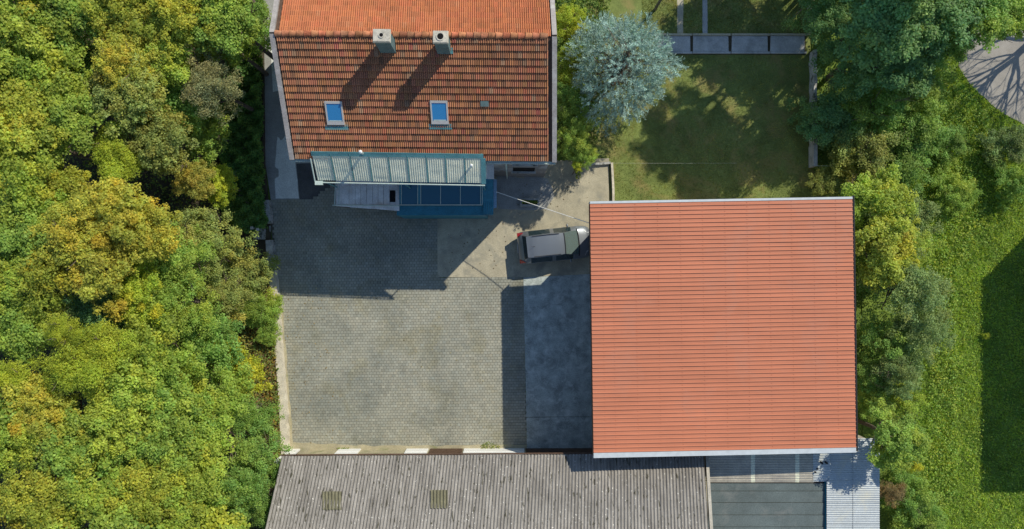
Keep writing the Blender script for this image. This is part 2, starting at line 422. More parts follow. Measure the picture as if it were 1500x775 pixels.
# ---------------------------------------------------------------- house
house = tag(empty("house", (-4.4, 10.4, 0)), "two storey house with orange clay tile roof, two chimneys and two skylights", "house")
def hp(o): return child(o, house)
camv = Vector((0, 0, CAM_H))
def hit(u, v, pt, n):
    d = P(u, v, 0) - camv
    return camv + d * ((pt - camv).dot(n) / d.dot(n))
EX = Vector((math.cos(R(-.55)), math.sin(R(-.55)), 0))
RM = P(605.5, 51, 9.9); EM = P(620.2, 235.0, 7.5)
DN = EM - RM                                       # ridge to south eave
DNh = Vector((-DN.x, -DN.y, DN.z))
HW = 6.54
S = Patch(RM - EX * HW, RM + EX * HW, EM + EX * HW, EM - EX * HW)
NE_ = RM + DNh
N = Patch(RM + EX * HW, RM - EX * HW, NE_ - EX * HW, NE_ + EX * HW)
SN = (EX.cross(-DN)).normalized()
NN = ((-EX).cross(-DNh)).normalized()
# walls (prism up to the eaves, then gables)
YI = Vector((-EX.y, EX.x, 0))
s0 = EM + YI * 0.20; n0 = NE_ - YI * 0.20
wW = HW - 0.28
def base(p): return Vector((p.x, p.y, 0))
m = MB()
c = [s0 - EX * wW, s0 + EX * wW, n0 + EX * wW, n0 - EX * wW]
zt = 7.42
c0 = [base(p) for p in c]; c1 = [Vector((p.x, p.y, zt)) for p in c]
for i in (0, 2): m.poly([c0[i], c0[(i + 1) % 4], c1[(i + 1) % 4], c1[i]])
for i, sg in ((1, 1), (3, -1)):
    top = RM + EX * wW * sg + Vector((0, 0, -.14))
    m.poly([c0[i], c0[(i + 1) % 4], c1[(i + 1) % 4], top, c1[i]])
walls = hp(m.build("wall", mats['plaster']))
# roof deck
roof = MB()
for pa, nn in ((S, SN), (N, NN)):
    q = [pa.at(x, y) for x, y in ((0, 0), (0, 1), (1, 1), (1, 0))]
    roof.prism([p - nn * .02 for p in q], -nn * .10)
roof = hp(roof.build("roof", mats['brown']))
def rc(o): return child(o, roof)
# tiles
TW, NC = 0.2, 18
prof = [(0, 0), (.12, .006), (.25, .052), (.36, .008), (.5, 0), (.62, .006), (.75, .052), (.86, .008), (1, 0)]
def tile_geo(L):
    rows = [[Vector((x * TW * .985, 0, z + .030)) for x, z in prof], [Vector((x * TW * .985, 0, z + .082)) for x, z in prof],
            [Vector((x * TW * .985, L * 1.06, z + .010)) for x, z in prof]]
    return rows
SOUTH = np.array((.80, .98, 1.16))     # tint of the south slope tiles: less red, more blue
prof_tone = np.array([.72 if z < .02 else 1.06 for x, z in prof] * 3)[:, None]  # tile troughs coloured darker, crests slightly lighter
def tile_color():
    r = rng.random()
    k = 1 + rng.normal(0, 0.075)
    if r < .09: return (k * .72, k * .82, k * .88)
    if r < .15: return (k * 1.05, k * .85, k * .88)
    if r < .26: return (k * 1.08, k * 1.10, k * .95)
    if r < .28: return (k * .95, k * 1.28, k * 1.45)
    return (k, k * (1 + rng.normal(0, .06)), k)
def make_tile_mesh(name, L, col):
    mb = MB(); mb.grid(tile_geo(L)); me = mb.mesh(name, mats['tile']); add_col(me, prof_tone * np.array(col)[None, :] * SOUTH); return me
XI = 0.24                                                           # verge width kept free
ncol = int((2 * HW - 2 * XI) / TW)
Ls = DN.length / NC
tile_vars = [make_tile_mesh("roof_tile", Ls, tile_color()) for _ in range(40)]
skip = []
chim_px = []
def tile_matrix(pa, nn, i, j):
    ex = (pa.B - pa.A).normalized(); ey = (pa.A - pa.D).normalized(); nz = ex.cross(ey)
    o = pa.A + ex * (XI + .03 + i * TW + rng.normal(0, .002)) - ey * (j + 1) * Ls * .992
    o = o + nz * rng.normal(0, .003)
    rz = rng.normal(0, .006)
    ex2 = (ex + ey * rz).normalized(); ey2 = nz.cross(ex2)
    return Matrix(((ex2.x, ey2.x, nz.x, o.x), (ex2.y, ey2.y, nz.y, o.y), (ex2.z, ey2.z, nz.z, o.z), (0, 0, 0, 1)))
rest_v, rest_f, rest_c = [], [], []
count = 0
proto = tile_geo(Ls)
flat = np.array([[*p, 1.0] for r in proto for p in r]); w = len(prof)
pf = [(a + k, a + k + 1, a + k + 1 + w, a + k + w) for a in (0, w) for k in range(w - 1)]
for pa, nn in ((S, SN), (N, NN)):
    for j in range(NC):
        for i in range(ncol):
            M = tile_matrix(pa, nn, i, j)
            if pa is S and count < 300:
                o = bpy.data.objects.new("roof_tile", rng.choice(tile_vars)); link(o); o.matrix_world = M
                o.parent = roof; o.matrix_parent_inverse = (house.matrix_basis @ house.matrix_basis.inverted()).inverted()
                count += 1
            else:
                n = len(rest_v); vv = flat @ np.array(M).T
                rest_v += [tuple(p[:3]) for p in vv]; rest_f += [tuple(n + k for k in f) for f in pf]
                cc = np.array(tile_color()); cc = cc * SOUTH if pa is S else .55 + .45 * cc; rest_c += list(cc[None, :] * (prof_tone if pa is S else .5 + .5 * prof_tone))
mb = MB(); mb.v = rest_v; mb.f = rest_f
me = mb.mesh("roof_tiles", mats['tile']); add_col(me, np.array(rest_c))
o = link(bpy.data.objects.new("roof_tiles", me)); tag(o, kind='stuff'); rc(o)
# ridge tiles
nr = int(2 * (HW - XI) / 0.335)
def ridge_mesh(col):
    mb = MB(); rows = []
    for k, (y, rr) in enumerate(((0, .135), (.30, .10), (.345, .098))):
        rows.append([Vector((y, -math.cos(a) * rr * 1.15, math.sin(a) * rr - .02)) for a in np.linspace(0.05, math.pi - .05, 8)])
    mb.grid(rows); mb.poly(rows[0]); me = mb.mesh("ridge_tile", mats['ridge']); add_col(me, np.tile(col, (len(me.vertices), 1))); return me
rv = [ridge_mesh(tile_color()) for _ in range(9)]
for k in range(nr):
    p = RM - EX * (HW - XI - .02) + EX * (k * .335) + Vector((0, 0, .06 + rng.normal(0, .004)))
    o = bpy.data.objects.new("ridge_tile", rv[k % 9]); o.location = p; o.rotation_euler = (0, R(1.2), R(-.55) + rng.normal(0, .012)); link(o); rc(o)
# verge boards
for sg in (-1, 1):
    for pa, nn in ((S, SN), (N, NN)):
        m = MB(); ey = (pa.A - pa.D).normalized()
        e = EX * sg
        a = RM + e * (HW - XI * .92) + nn * .10; b = a + e * (XI * .92)
        d = (pa.D - pa.A)
        q = [a, b, b + d, a + d]
        if (q[1] - q[0]).cross(q[2] - q[1]).z < 0: q = q[::-1]
        m.prism(q, Vector((0, 0, -.26)))
        rc(m.build("verge_board", mats['verge']))
# eave gutters
for pa, nn, nm in ((S, SN, 0), (N, NN, 1)):
    off = (pa.D - pa.A).normalized() * .07 - Vector((0, 0, .03))
    m = MB(); rows = []
    ex = (pa.C - pa.D).normalized(); out = Vector((ex.y, -ex.x, 0))
    for p in (pa.D + ex * .05, pa.C - ex * .05):
        rows.append([p + off + out * math.cos(a) * .05 + Vector((0, 0, math.sin(a) * .05)) for a in np.linspace(-math.pi, 0, 8)])
    m.grid(rows); rows2 = [[q + Vector((0, 0, .004)) * 0 + (q - (p + off)) * -.12 for q in r] for p, r in zip((pa.D + ex * .05, pa.C - ex * .05), rows)]
    m.grid(rows2[::-1])
    rim = rows
    for r_i in (0, 7):
        m.tube([rows[0][r_i], rows[1][r_i]], .014, 5)
    hp(m.build("gutter", mats['gutter']))
# chimneys
for (u, v, z, w, d, fr, tone) in ((558.5, 51.5, 11.3, .78, .58, .12, 0), (645, 53.5, 11.3, .68, .55, .15, 1)):
    p = P(u, v, z); X = EX; Y = YI
    def rect(cx, w, d, z): return [cx - X * w / 2 - Y * d / 2 + Vector((0, 0, z)), cx + X * w / 2 - Y * d / 2 + Vector((0, 0, z)), cx + X * w / 2 + Y * d / 2 + Vector((0, 0, z)), cx - X * w / 2 + Y * d / 2 + Vector((0, 0, z))]
    b = Vector((p.x, p.y, 0))
    m = MB(); m.hull(rect(b, w * .86, d * .86, z - .10), rect(b, w * .90, d * .90, 9.2))
    ch = rc(m.build("chimney", mats['chim']))
    # the parts of a chimney hang under the roof (third level)
    m = MB(); m.hull(rect(b, w * .92, d * .92, z), rect(b, w, d, z - .10)); m.hull(rect(b, w, d, z - .1), rect(b, w, d, z - .17))
    rc(m.build("chimney_cap", mats['chim_cap']))
    m = MB(); hr = .085 if tone == 0 else .14
    m.tube([b + Vector((0, 0, z - .05)), b + Vector((0, 0, z + .012))], hr, 16); rc(m.build("flue_opening", mats['black']))
    m = MB(); ringo = [[b + Vector((math.cos(a) * rr, math.sin(a) * rr, z + zz)) for a in np.linspace(0, 2 * math.pi, 17)[:-1]] for rr, zz in ((hr + .05, 0), (hr + .045, .035), (hr, .035), (hr, .005))]
    m.grid(ringo, True); rc(m.build("flue_rim", mats['chim_cap']))
    m = MB(); q = [hit(u + 2, v + 25, RM, SN), hit(u + 19, v + 25, RM, SN), hit(u + 19, v + 16, RM, SN), hit(u + 2, v + 16, RM, SN)]
    m.prism([x + SN * .10 for x in q], -SN * .05); rc(m.build("chimney_flashing", mats['teal']))
# skylights
def frame_on_roof(cu, cv, wu, hv):
    a = hit(cu - wu / 2, cv - hv / 2, RM, SN); b = hit(cu + wu / 2, cv - hv / 2, RM, SN); c_ = hit(cu, cv + hv / 2, RM, SN)
    ex = EX; ey = -DN.normalized(); ce = hit(cu, cv, RM, SN); W = (b - a).length; H = abs((c_ - a).dot(ey))
    return ce, ex, ey, W, H
for cu, cv in ((491, 165), (644, 164)):
    ce, ex, ey, W, H = frame_on_roof(cu, cv, 25.5, 34)
    fr = MB(); t_ = .07
    def rr(x0, x1, y0, y1, z1, z0):
        q = [ce + ex * x + ey * y + SN * z1 for x, y in ((x0, y0), (x1, y0), (x1, y1), (x0, y1))]
        return q, -SN * (z1 - z0)
    for (x0, x1, y0, y1) in ((-W / 2, -W / 2 + t_, -H / 2, H / 2), (W / 2 - t_, W / 2, -H / 2, H / 2), (-W / 2 + t_, W / 2 - t_, H / 2 - .11, H / 2), (-W / 2 + t_, W / 2 - t_, -H / 2, -H / 2 + .16)):
        q, d = rr(x0, x1, y0, y1, .16, -.02); fr.prism(q, d)
    sk = rc(fr.build("skylight", mats['win_frame']))
    m = MB(); q, d = rr(-W / 2 + t_, W / 2 - t_, -H / 2 + .16, H / 2 - .11, .135, .10); m.prism(q, d); rc(m.build("skylight_pane", mats['sky_glass']))
    m = MB(); q, d = rr(-W / 2 - .14, W / 2 + .14, -H / 2 - .26, -H / 2, .085, .05); m.prism(q, d); rc(m.build("skylight_apron", mats['teal']))
    m = MB(); q, d = rr(-W / 2 + t_ + .05, W / 2 - t_ - .05, -H / 2 + .17, -H / 2 + .21, .15, .13); m.prism(q, d); rc(m.build("skylight_handle", mats['gutter']))
ce, ex, ey, W, H = frame_on_roof(710, 151.5, 12, 8)
m = MB(); m.prism([ce + ex * x + ey * y + SN * (.12 if y < 0 else .10) for x, y in ((-W / 2, -H / 2), (W / 2, -H / 2), (W / 2, H / 2), (-W / 2, H / 2))], -SN * .05); rc(m.build("roof_vent", mats['chim']))
# south wall openings (seen steeply under the eave)
def on_wall(x, z, out=0.0):      # x along the eave from its middle
    p = s0 + EX * x - YI * out; return Vector((p.x, p.y, z))
for (x, w, z0_, z1_) in ((5.02, 1.2, 5.5, 6.8), (5.0, 1.2, 2.6, 3.9), (-5.4, 1.0, 2.6, 3.9)):
    m = MB(); q = [on_wall(x - w / 2, z0_, .02), on_wall(x + w / 2, z0_, .02), on_wall(x + w / 2, z1_, .02), on_wall(x - w / 2, z1_, .02)]
    m.prism(q, YI * .08); child(m.build("window", mats['black']), walls)
    m = MB()
    m.prism([on_wall(x - w / 2 - .08, z0_ - .01, .14), on_wall(x + w / 2 + .08, z0_ - .01, .14), on_wall(x + w / 2 + .08, z0_ - .01, .0), on_wall(x - w / 2 - .08, z0_ - .01, .0)], (0, 0, -.06)); child(m.build("window_sill", mats['wall_grey']), walls)
m = MB(); a = P(725, 241, 7.2); b = P(725.5, 262, 3.6)
m.tube([on_wall(5.0 - .95, 7.2, .12), on_wall(5.0 - .95, .2, .12)], .045, 8); hp(m.build("downpipe", mats['gutter']))

# canopy over the balcony
cA = P(455, 221.5, hit(455, 221.5, RM, SN).z + .24); cB = P(708, 225.5, hit(708, 225.5, RM, SN).z + .24)
cD = P(464.5, 264.5, 6.80); cC = P(709, 269, 6.98)
CP = Patch(cA, cB, cC, cD); CN = CP.n()
m = MB()
for y in (.05, .5, .95):
    a, b = CP.at(0.005, y) - CN * .06, CP.at(.995, y) - CN * .06; m.tube([a, b], .035, 6)
for x in (.01, .25, .5, .75, .99):
    a, b = CP.at(x, .02) - CN * .07, CP.at(x, .98) - CN * .07; m.tube([a, b], .03, 6)
    if x in (.01, .5, .99): m.tube([b, Vector((b.x, b.y, 3.2))], .04, 6)
canopy = hp(m.build("canopy", mats['teal']))
nsh = 9
for k in range(nsh):
    mb = MB(); rows = []
    x0, x1 = (k + .04) / nsh, (k + .985) / nsh
    L = 64
    jx = [rng.normal(0, .006) for _ in range(9)]
    for iy, y in enumerate(np.linspace(.11, .985, 9)):
        rows.append([CP.at(lerp(x0, x1, i / L), y) + CN * (.009 * math.sin(i / L * 2 * math.pi * 8) + .012 * (1 if k % 2 else 0) + jx[iy] * math.sin(i / L * 3.1)) for i in range(L + 1)])
    mb.grid(rows); child(mb.build("canopy_sheet", mats['canopy'], smooth=True), canopy)
    if k:
        m = MB(); m.tube([CP.at(k / nsh, .05) + CN * .02, CP.at(k / nsh, .97) + CN * .02], .022, 5); child(m.build("canopy_bar", mats['teal']), canopy)
m = MB(); m.prism([CP.at(0, .14) + CN * .03, CP.at(1, .14) + CN * .03, CP.at(1, 0) + CN * .03, CP.at(0, 0) + CN * .03], -CN * .03); child(m.build("canopy_flashing", mats['teal']), canopy)
m = MB(); m.prism([CP.at(.985, 1) + CN * .031, CP.at(1.012, 1) + CN * .031, CP.at(1.012, .14) + CN * .031, CP.at(.985, .14) + CN * .031], -CN * .03); child(m.build("canopy_flashing", mats['teal']), canopy)
m = MB(); m.tube([cD + Vector((-.1, -.09, -.02)), cC + Vector((.05, -.09, -.02))], .032, 8)
m.box(cD.x - .1, cD.x + .28, cD.y - .22, cD.y - .02, cD.z - .12, cD.z + .04); child(m.build("canopy_gutter", mats['gutter']), canopy)
m = MB(); m.tube([cA.lerp(cD, .25) + Vector((-.08, 0, .02)), cD + Vector((-.1, -.05, .02))], .035, 6); child(m.build("canopy_trim", mats['gutter']), canopy)
m = MB(); m.tube([P(711.5, 240, 7.0), P(711.5, 258, 6.7), P(709.5, 263, 6.5), P(706, 264.5, 6.3)], .045, 8); child(m.build("canopy_downpipe", mats['gutter']), canopy)
for (u, v, h, rr) in ((531.5, 225, .55, .06), (691, 243.5, .32, .05)):
    p = hit(u, v, cA, CN); m = MB(); m.tube([p - Vector((0, 0, .3)), p + Vector((0, 0, h))], rr, 8); sp = child(m.build("vent_pipe", mats['gutter']), canopy)
    m = MB(); m.tube([p + Vector((0, 0, h)), p + Vector((0, 0, h + .03)), p + Vector((0, 0, h + .10))], rr * 1.5, 10, rr * .6); child(m.build("vent_cap", mats['white']), canopy)

# porch: weathered board landing on the left, blue glazed lean-to on the right
lz = 3.1
m = MB(); m.hull([P(492, 302, lz), P(585, 309, lz), P(585, 262, lz), P(492, 262, lz)], [P(492, 302, lz - .12), P(585, 309, lz - .12), P(585, 262, lz - .12), P(492, 262, lz - .12)])
landing = hp(m.build("landing", mats['old_board']))
xs = [500, 511.5, 520.5, 528.5, 537, 546, 554, 562, 571, 585]
for k in range(9):
    m = MB(); a, b = xs[k] + .35, xs[k + 1] - .35
    dz = rng.normal(0, .006)
    vb = lambda u: 299.0 + (u - 500) * .02
    m.prism([P(a, vb(a), lz + .03 + dz), P(b, vb(b), lz + .03 + dz), P(b, 263, lz + .03 + dz), P(a, 263, lz + .03 + dz)], (0, 0, -.025))
    o = child(m.build("floor_board", mats['old_board']), landing)
m = MB(); m.prism([P(571, 296, lz + .06), P(579, 296, lz + .06), P(579, 279, lz + .06), P(571, 279, lz + .06)], (0, 0, -.02)); child(m.build("hatch", mats['black']), landing)
m = MB(); m.tube([P(487, 300.5, lz + .1), P(585, 301.5, lz + .1)], .035, 6); child(m.build("landing_rail", mats['gutter']), landing)
m = MB(); m.tube([P(490, 300, lz + .1), P(491.5, 268, lz + .1)], .03, 6); m.tube([P(496, 300, lz + .1), P(497, 268, lz + .1)], .02, 6); child(m.build("side_rail", mats['gutter']), landing)
for u, v in ((493, 301), (540, 304), (583, 307)):
    p = P(u, v, lz - .1); m = MB(); m.tube([p, Vector((p.x, p.y + .15, 0))], .05, 6)
    child(m.build("landing_post", mats['brown']), landing)
m = MB()   # blue lean-to: roof sheet, then the boarded skirt
bz0, bz1 = 3.7, 3.05
BA, BB, BC, BD = P(585, 262, bz0), P(722, 262, bz0), P(722, 301, bz1 + .02), P(585, 301, bz1)
BP = Patch(BA, BB, BC, BD); BN = BP.n()
m.prism([BD, BC, BB, BA], -BN * .08)
porch = hp(m.build("porch_roof", mats['blue']))
ed = [587, 611, 617.5, 645, 674, 704]
pane_px = [(589, 611), (617.5, 645), (646, 674), (675, 703)]
for a, b in pane_px:
    m = MB(); xa, xb = (a - 585) / 137, (b - 585) / 137
    m.prism([BP.at(xa, .94) + BN * .03, BP.at(xb, .94) + BN * .03, BP.at(xb, .02) + BN * .03, BP.at(xa, .02) + BN * .03], -BN * .02); child(m.build("porch_pane", mats['blue_glass']), porch)
m = MB()
for u in (588, 612, 616.5, 645.5, 674.5, 704, 706.5):
    x = (u - 585) / 137; m.tube([BP.at(x, .02) + BN * .04, BP.at(x, .97) + BN * .04], .017, 5)
m.tube([BP.at(.0, .965) + BN * .05, BP.at(.88, .965) + BN * .05], .03, 6)
child(m.build("glazing_bar", mats['gutter']), porch)
nb = 30
for k in range(nb):        # boards of the skirt, flared outwards
    ua, ub = 585 + 137 * k / nb, 585 + 137 * (k + 1) / nb
    m = MB(); a, b = P(ua + .25, 302, 3.0), P(ub - .25, 302, 3.0)
    a2, b2 = P(ua + .25, 315.5, 2.2), P(ub - .25, 315.5, 2.2)
    m.prism([a2, b2, b, a], (0, .02, -.05)); child(m.build("skirt_board", mats['blue']), porch)
m = MB(); m.box(P(586, 0, 0).x + .3, P(715, 0, 0).x, 2.75, 4.8, 0, 2.9); child(m.build("porch_wall", mats['blue']), porch)
for k in range(5):
    ua, ub = 708 + 3 * k, 711 + 3 * k
    m = MB(); m.prism([P(ua + .2, 314, bz1 + .03), P(ub - .2, 314, bz1 + .03), P(ub - .2, 262, bz1 + .3), P(ua + .2, 262, bz1 + .3)], (0, 0, -.05)); child(m.build("end_board", mats['blue']), porch)
m = MB(); m.prism([P(719.5, 306, 2.9), P(727.5, 304, 2.9), P(727.5, 263, 2.9), P(719.5, 262, 2.9)], (0, 0, -.06)); child(m.build("side_panel", mats['pale_blue']), porch)
m = MB(); m.tube([P(718.8, 262, 2.96), P(718.8, 312, 2.96)], .02, 5); child(m.build("side_trim", mats['gutter']), porch)
m = MB(); m.prism([P(710, 262, 5.0), P(723.5, 262, 5.0), P(723.5, 240, 5.0), P(710, 240, 5.0)], (0, 0, -.06)); child(m.build("grey_panel", mats['old_board']), porch)

# small planter in the concrete yard
t = tag(empty("planter", P(776, 298)), "low concrete planter with grass in the shade beside the house porch", "planter")
m = MB(); a, b = P(762, 291), P(790, 303)
for (x0, x1, y0, y1) in ((a.x, b.x, a.y - .12, a.y), (a.x, b.x, b.y, b.y + .12), (a.x, a.x + .12, b.y + .12, a.y - .12), (b.x - .12, b.x, b.y + .12, a.y - .12)):
    m.box(x0, x1, y0, y1, .03, .32)
child(m.build("rim", mats['patch']), t)
m = MB(); m.box(a.x + .12, b.x - .12, b.y + .12, a.y - .12, .02, .2); child(m.build("earth", mats['soil']), t)

# low edging wall at the corner of the concrete
t = tag(empty("edging_wall", P(894, 265)), "low pale edging wall at the corner between concrete yard and lawn", "wall")
m = MB(); ribbon(m, pxline([(895.5, 239), (897, 262), (898, 300)], 5, .2), .13, 0, .26); child(m.build("wall", mats['wall_cream']), t)
m = MB(); ribbon(m, pxline([(866, 241), (880, 240.5), (893.5, 239)], 4, .3), .13, 0, .24); child(m.build("wall", mats['wall_grey']), t)

# overhead cable
def cable(name, a, b, sag, r, label, n=16):
    pts = [a.lerp(b, k / n) - Vector((0, 0, 4 * sag * (k / n) * (1 - k / n))) for k in range(n + 1)]
    m = MB(); m.tube(pts, r, 6)
    return tag(m.build(name, mats['wire']), label, "cable")
cable("overhead_cable", P(727, 281, 3.7), P(864, 327, 4.9), .12, .019, "pale overhead cable from the porch to the red roofed hall above the car")
cable("wire_line", P(897, 239, 1.0), P(1080, 239, 1.3), .05, .003, "thin wire strung across the lawn from the edging wall")
# ---------------------------------------------------------------- red roofed hall
hall = tag(empty("hall", (11.5, -2.8, 0)), "large hall with a red ribbed sheet metal roof beside the paved yard", "hall")
def hc(o): return child(o, hall)
HP_ = Patch(P(864.2, 298.5, 5.7), P(1248.5, 291.5, 5.2), P(1253.8, 655.5, 5.2), P(869.5, 663.5, 5.7))
HN = HP_.n()
m = MB(); m.prism([HP_.at(x, y) - HN * .05 for x, y in ((0, 1), (1, 1), (1, 0), (0, 0))], (0, 0, -.18)); hroof = hc(m.build("roof", mats['brown']))
NR, NP = 59, 12
cuts = [round(k * NR / NP) for k in range(NP + 1)]
for k in range(NP):
    mb = MB(); rows = []; ys = []
    pitch = 1 / NR
    for r_ in range(cuts[k], cuts[k + 1]):
        for f, z in ((0, 0), (.66, 0), (.70, .028), (.76, .045), (.90, .045), (.955, .0)):
            ys.append(((r_ + f) * pitch, z))
    ys.append((cuts[k + 1] * pitch, 0.0)); ys.append(((cuts[k + 1] + .02) * pitch, 0.0))
    for y, z in ys:
        yy = min(y, 1.0)
        rows.append([HP_.at(x, yy) + HN * (z + .002 * (k % 2) + .003 * math.sin(x * 17 + k * 2.1)) for x in np.linspace(0, 1, 25)])
    mb.grid(rows[::-1]); child(mb.build("roof_panel", mats['hall']), hroof)
# fastening rows across the sheets, faint laps
for x in (.045, .085, .17, .255, .34, .425, .51, .595, .68, .765, .85, .935):
    m = MB()
    for r_ in range(NR):
        p = HP_.at(x, (r_ + .33) / NR) + HN * .006
        m.box(p.x - .016, p.x + .016, p.y - .016, p.y + .016, p.z - .01, p.z + .012)
    o = tag(child(m.build("screw_row", mats['hall']), hroof), kind='stuff')
def strip(name, a, b, w, drop, mat, parent, up=.03):
    """flat trim along a-b, width w towards the left of a->b"""
    d = (b - a).normalized(); l = Vector((-d.y, d.x, 0)) * w
    q = [a + Vector((0, 0, up)), b + Vector((0, 0, up)), b + l + Vector((0, 0, up)), a + l + Vector((0, 0, up))]
    m = MB(); m.prism(q, (0, 0, -drop)); return child(m.build(name, mats[mat]), parent)
strip("ridge_flashing", HP_.at(0, 0), HP_.at(1, 0), .12, .42, 'flash', hroof)
strip("verge_flashing", HP_.at(1, 1), HP_.at(0, 1), .26, .30, 'flash', hroof, .02)
strip("eave_fascia", HP_.at(0, 0) + Vector((0, .1, -.02)), HP_.at(0, 1) + Vector((0, -.2, -.02)), .0 + .03, .56, 'brown', hroof, .0)
e0, e1 = HP_.at(1, 1), HP_.at(1, 0)
m = MB(); m.tube([e0 + Vector((.07, -.2, -.06)), e1 + Vector((.07, .2, -.06))], .07, 8); child(m.build("gutter", mats['dark']), hroof)
# walls and canopy posts
x0, x1 = 5.8, HP_.at(1, .5).x - .15
y1, y0 = HP_.at(0, 0).y - .06, HP_.at(0, 1).y + .3
m = MB(); m.box(x0, x1, y0, y1, 0, 5.0); hw = hc(m.build("wall", mats['hall_wall']))
for yy in (1.2, -2.6, -6.4):
    m = MB(); m.box(x0 - .05, x0 + .02, yy - 1.5, yy + 1.5, .05, 3.6); child(m.build("hall_door", mats['brown']), hw)
for yy in (y1 - .5, -1.0, -4.5, y0 + .3):
    m = MB(); m.box(4.25, 5.8, yy - .08, yy + .08, 5.0, 5.32); hc(m.build("canopy_beam", mats['brown']))

# ---------------------------------------------------------------- long grey shed at the bottom
shed = tag(empty("garage_building", (-1, -13, 0)), "long low garage building with a weathered grey corrugated roof", "shed")
def sc(o): return child(o, shed)
gA, gB = P(413, 668.5, 4.0), P(1031, 664.5, 4.0)
gD0, gC0 = P(388.5, 775, 5.85), P(1037.5, 775, 5.85)
EXT = 1.5
gD, gC = gA + (gD0 - gA) * EXT, gB + (gC0 - gB) * EXT
GP = Patch(gA, gB, gC, gD); GN = GP.n()
m = MB(); m.prism([GP.at(x, y) - GN * .06 for x, y in ((0, 1), (1, 1), (1, 0), (0, 0))], (0, 0, -.10))
back = [Vector((p.x, p.y - 4.6, p.z - 2.6)) for p in (gD, gC)]
m.prism([back[0], back[1], gC - GN * .06, gD - GN * .06], (0, 0, -.10))
groof = sc(m.build("roof", mats['brown']))
W = (gB - gA).length; nw = 132; per = 6; nsheet = nw // per
# sheet rows: lap line seen at v = 722 in the photograph
lap1 = .505 / EXT * 1.0; lap2 = lap1 * 2
for row, (ya, yb) in enumerate(((0, lap1), (lap1, lap2), (lap2, 1.0))):
    for k in range(nsheet):
        mb = MB(); rows = []; L = per * 8
        dz = rng.normal(0, .004); sk = rng.normal(0, .0012)
        for y in (ya - (.02 if row else .0), yb + .0):
            lift = .012 if y == yb else .0
            base_l = .016 * (2 - row)
            rows.append([GP.at((k * per + i / 8) / nw, max(y + sk * (k % 3 - 1), 0)) + GN * (.036 * math.sin(i / 8 * 2 * math.pi) + dz - lift + .02) for i in range(L + 1)])
        mb.grid(rows[::-1]); child(mb.build("roof_sheet", mats['fibre'], smooth=True), groof)
# back slope as plain sheets
m = MB(); rows = []
for y in (0, 1):
    rows.append([lerp(lerp(gD, gC, i / (nw * 4)), lerp(back[0], back[1], i / (nw * 4)), y) + Vector((0, 0, .03 + .028 * math.sin(i / 4 * 2 * math.pi))) for i in range(nw * 4 + 1)])
m.grid(rows[::-1]); child(m.build("back_sheet", mats['fibre'], smooth=True), groof)
for (u0, u1, v0, v1) in ((473, 501, 720, 747), (631, 656, 718, 745)):     # two mossy rooflight sheets
    mb = MB(); rows = []
    pts = [hit(u0, v0, gA, GN), hit(u1, v0, gA, GN), hit(u1, v1, gA, GN), hit(u0, v1, gA, GN)]
    pp = Patch(*pts)
    xa = (pts[0] - gA).dot((gB - gA).normalized()) / W * nw; xb = (pts[1] - gA).dot((gB - gA).normalized()) / W * nw
    for y in (0, 1):
        rows.append([pp.at(i / 48, y) + GN * (.05 + .036 * math.sin(lerp(xa, xb, i / 48) * 2 * math.pi)) for i in range(49)])
    mb.grid(rows[::-1]); child(mb.build("rooflight_sheet", mats['moss_sheet'], smooth=True), groof)
m = MB(); m.tube([gA + Vector((-.05, .05, -.05)), gB + Vector((.05, .05, -.05))], .045, 6); child(m.build("eave_trim", mats['brown']), groof)
m = MB(); m.prism([GP.at(1.004, 1), GP.at(1.011, 1), GP.at(1.011, 0), GP.at(1.004, 0)], (0, 0, -.15)); child(m.build("verge_trim", mats['tan_sheet']), groof)
# walls: front wall stands 0.7 m behind the eave
fy0, fy1 = P(0, 658.5).y, P(0, 656).y
xl, xr = gA.x + .35, gB.x - .3
m = MB()
fl, fr_ = Vector((xl, fy0, 0)), Vector((xr, fy1 - .05, 0))
bl, br = Vector((gD.x + .4, gD.y - 4.2, 0)), Vector((gC.x - .4, gC.y - 4.2, 0))
m.prism([Vector((p.x, p.y, 3.8)) for p in (bl, br, fr_, fl)], (0, 0, -3.8))
gw = sc(m.build("wall", mats['sand']))
def front(u, z, out): 
    x = P(u, 657).x; t_ = (x - xl) / (xr - xl); p = fl.lerp(fr_, t_); return Vector((x, p.y + out, z))
for k, (ua, ub, mat_, nm) in enumerate(((424, 440, 'white', "garage_door"), (497, 529, 'white', "garage_door"), (596, 628, 'white', "garage_door"), (631, 678, 'brown', "timber_gate"), (680, 768, 'white', "garage_door"), (770, 870, 'brown', "timber_gate"))):
    m = MB(); q = [front(ub, 0.02, .06), front(ua, .02, .06), front(ua, 2.7, .06), front(ub, 2.7, .06)]
    m.prism(q, (0, -.10, 0)); dobj = child(m.build(nm, mats[mat_]), gw)
    for j in range(1, 4):
        m = MB(); z_ = .1 + j * .65
        m.prism([front(ub - .5, z_, .075), front(ua + .5, z_, .075), front(ua + .5, z_ + .03, .075), front(ub - .5, z_ + .03, .075)], (0, -.03, 0))
        child(m.build("door_batten", mats[mat_]), gw)

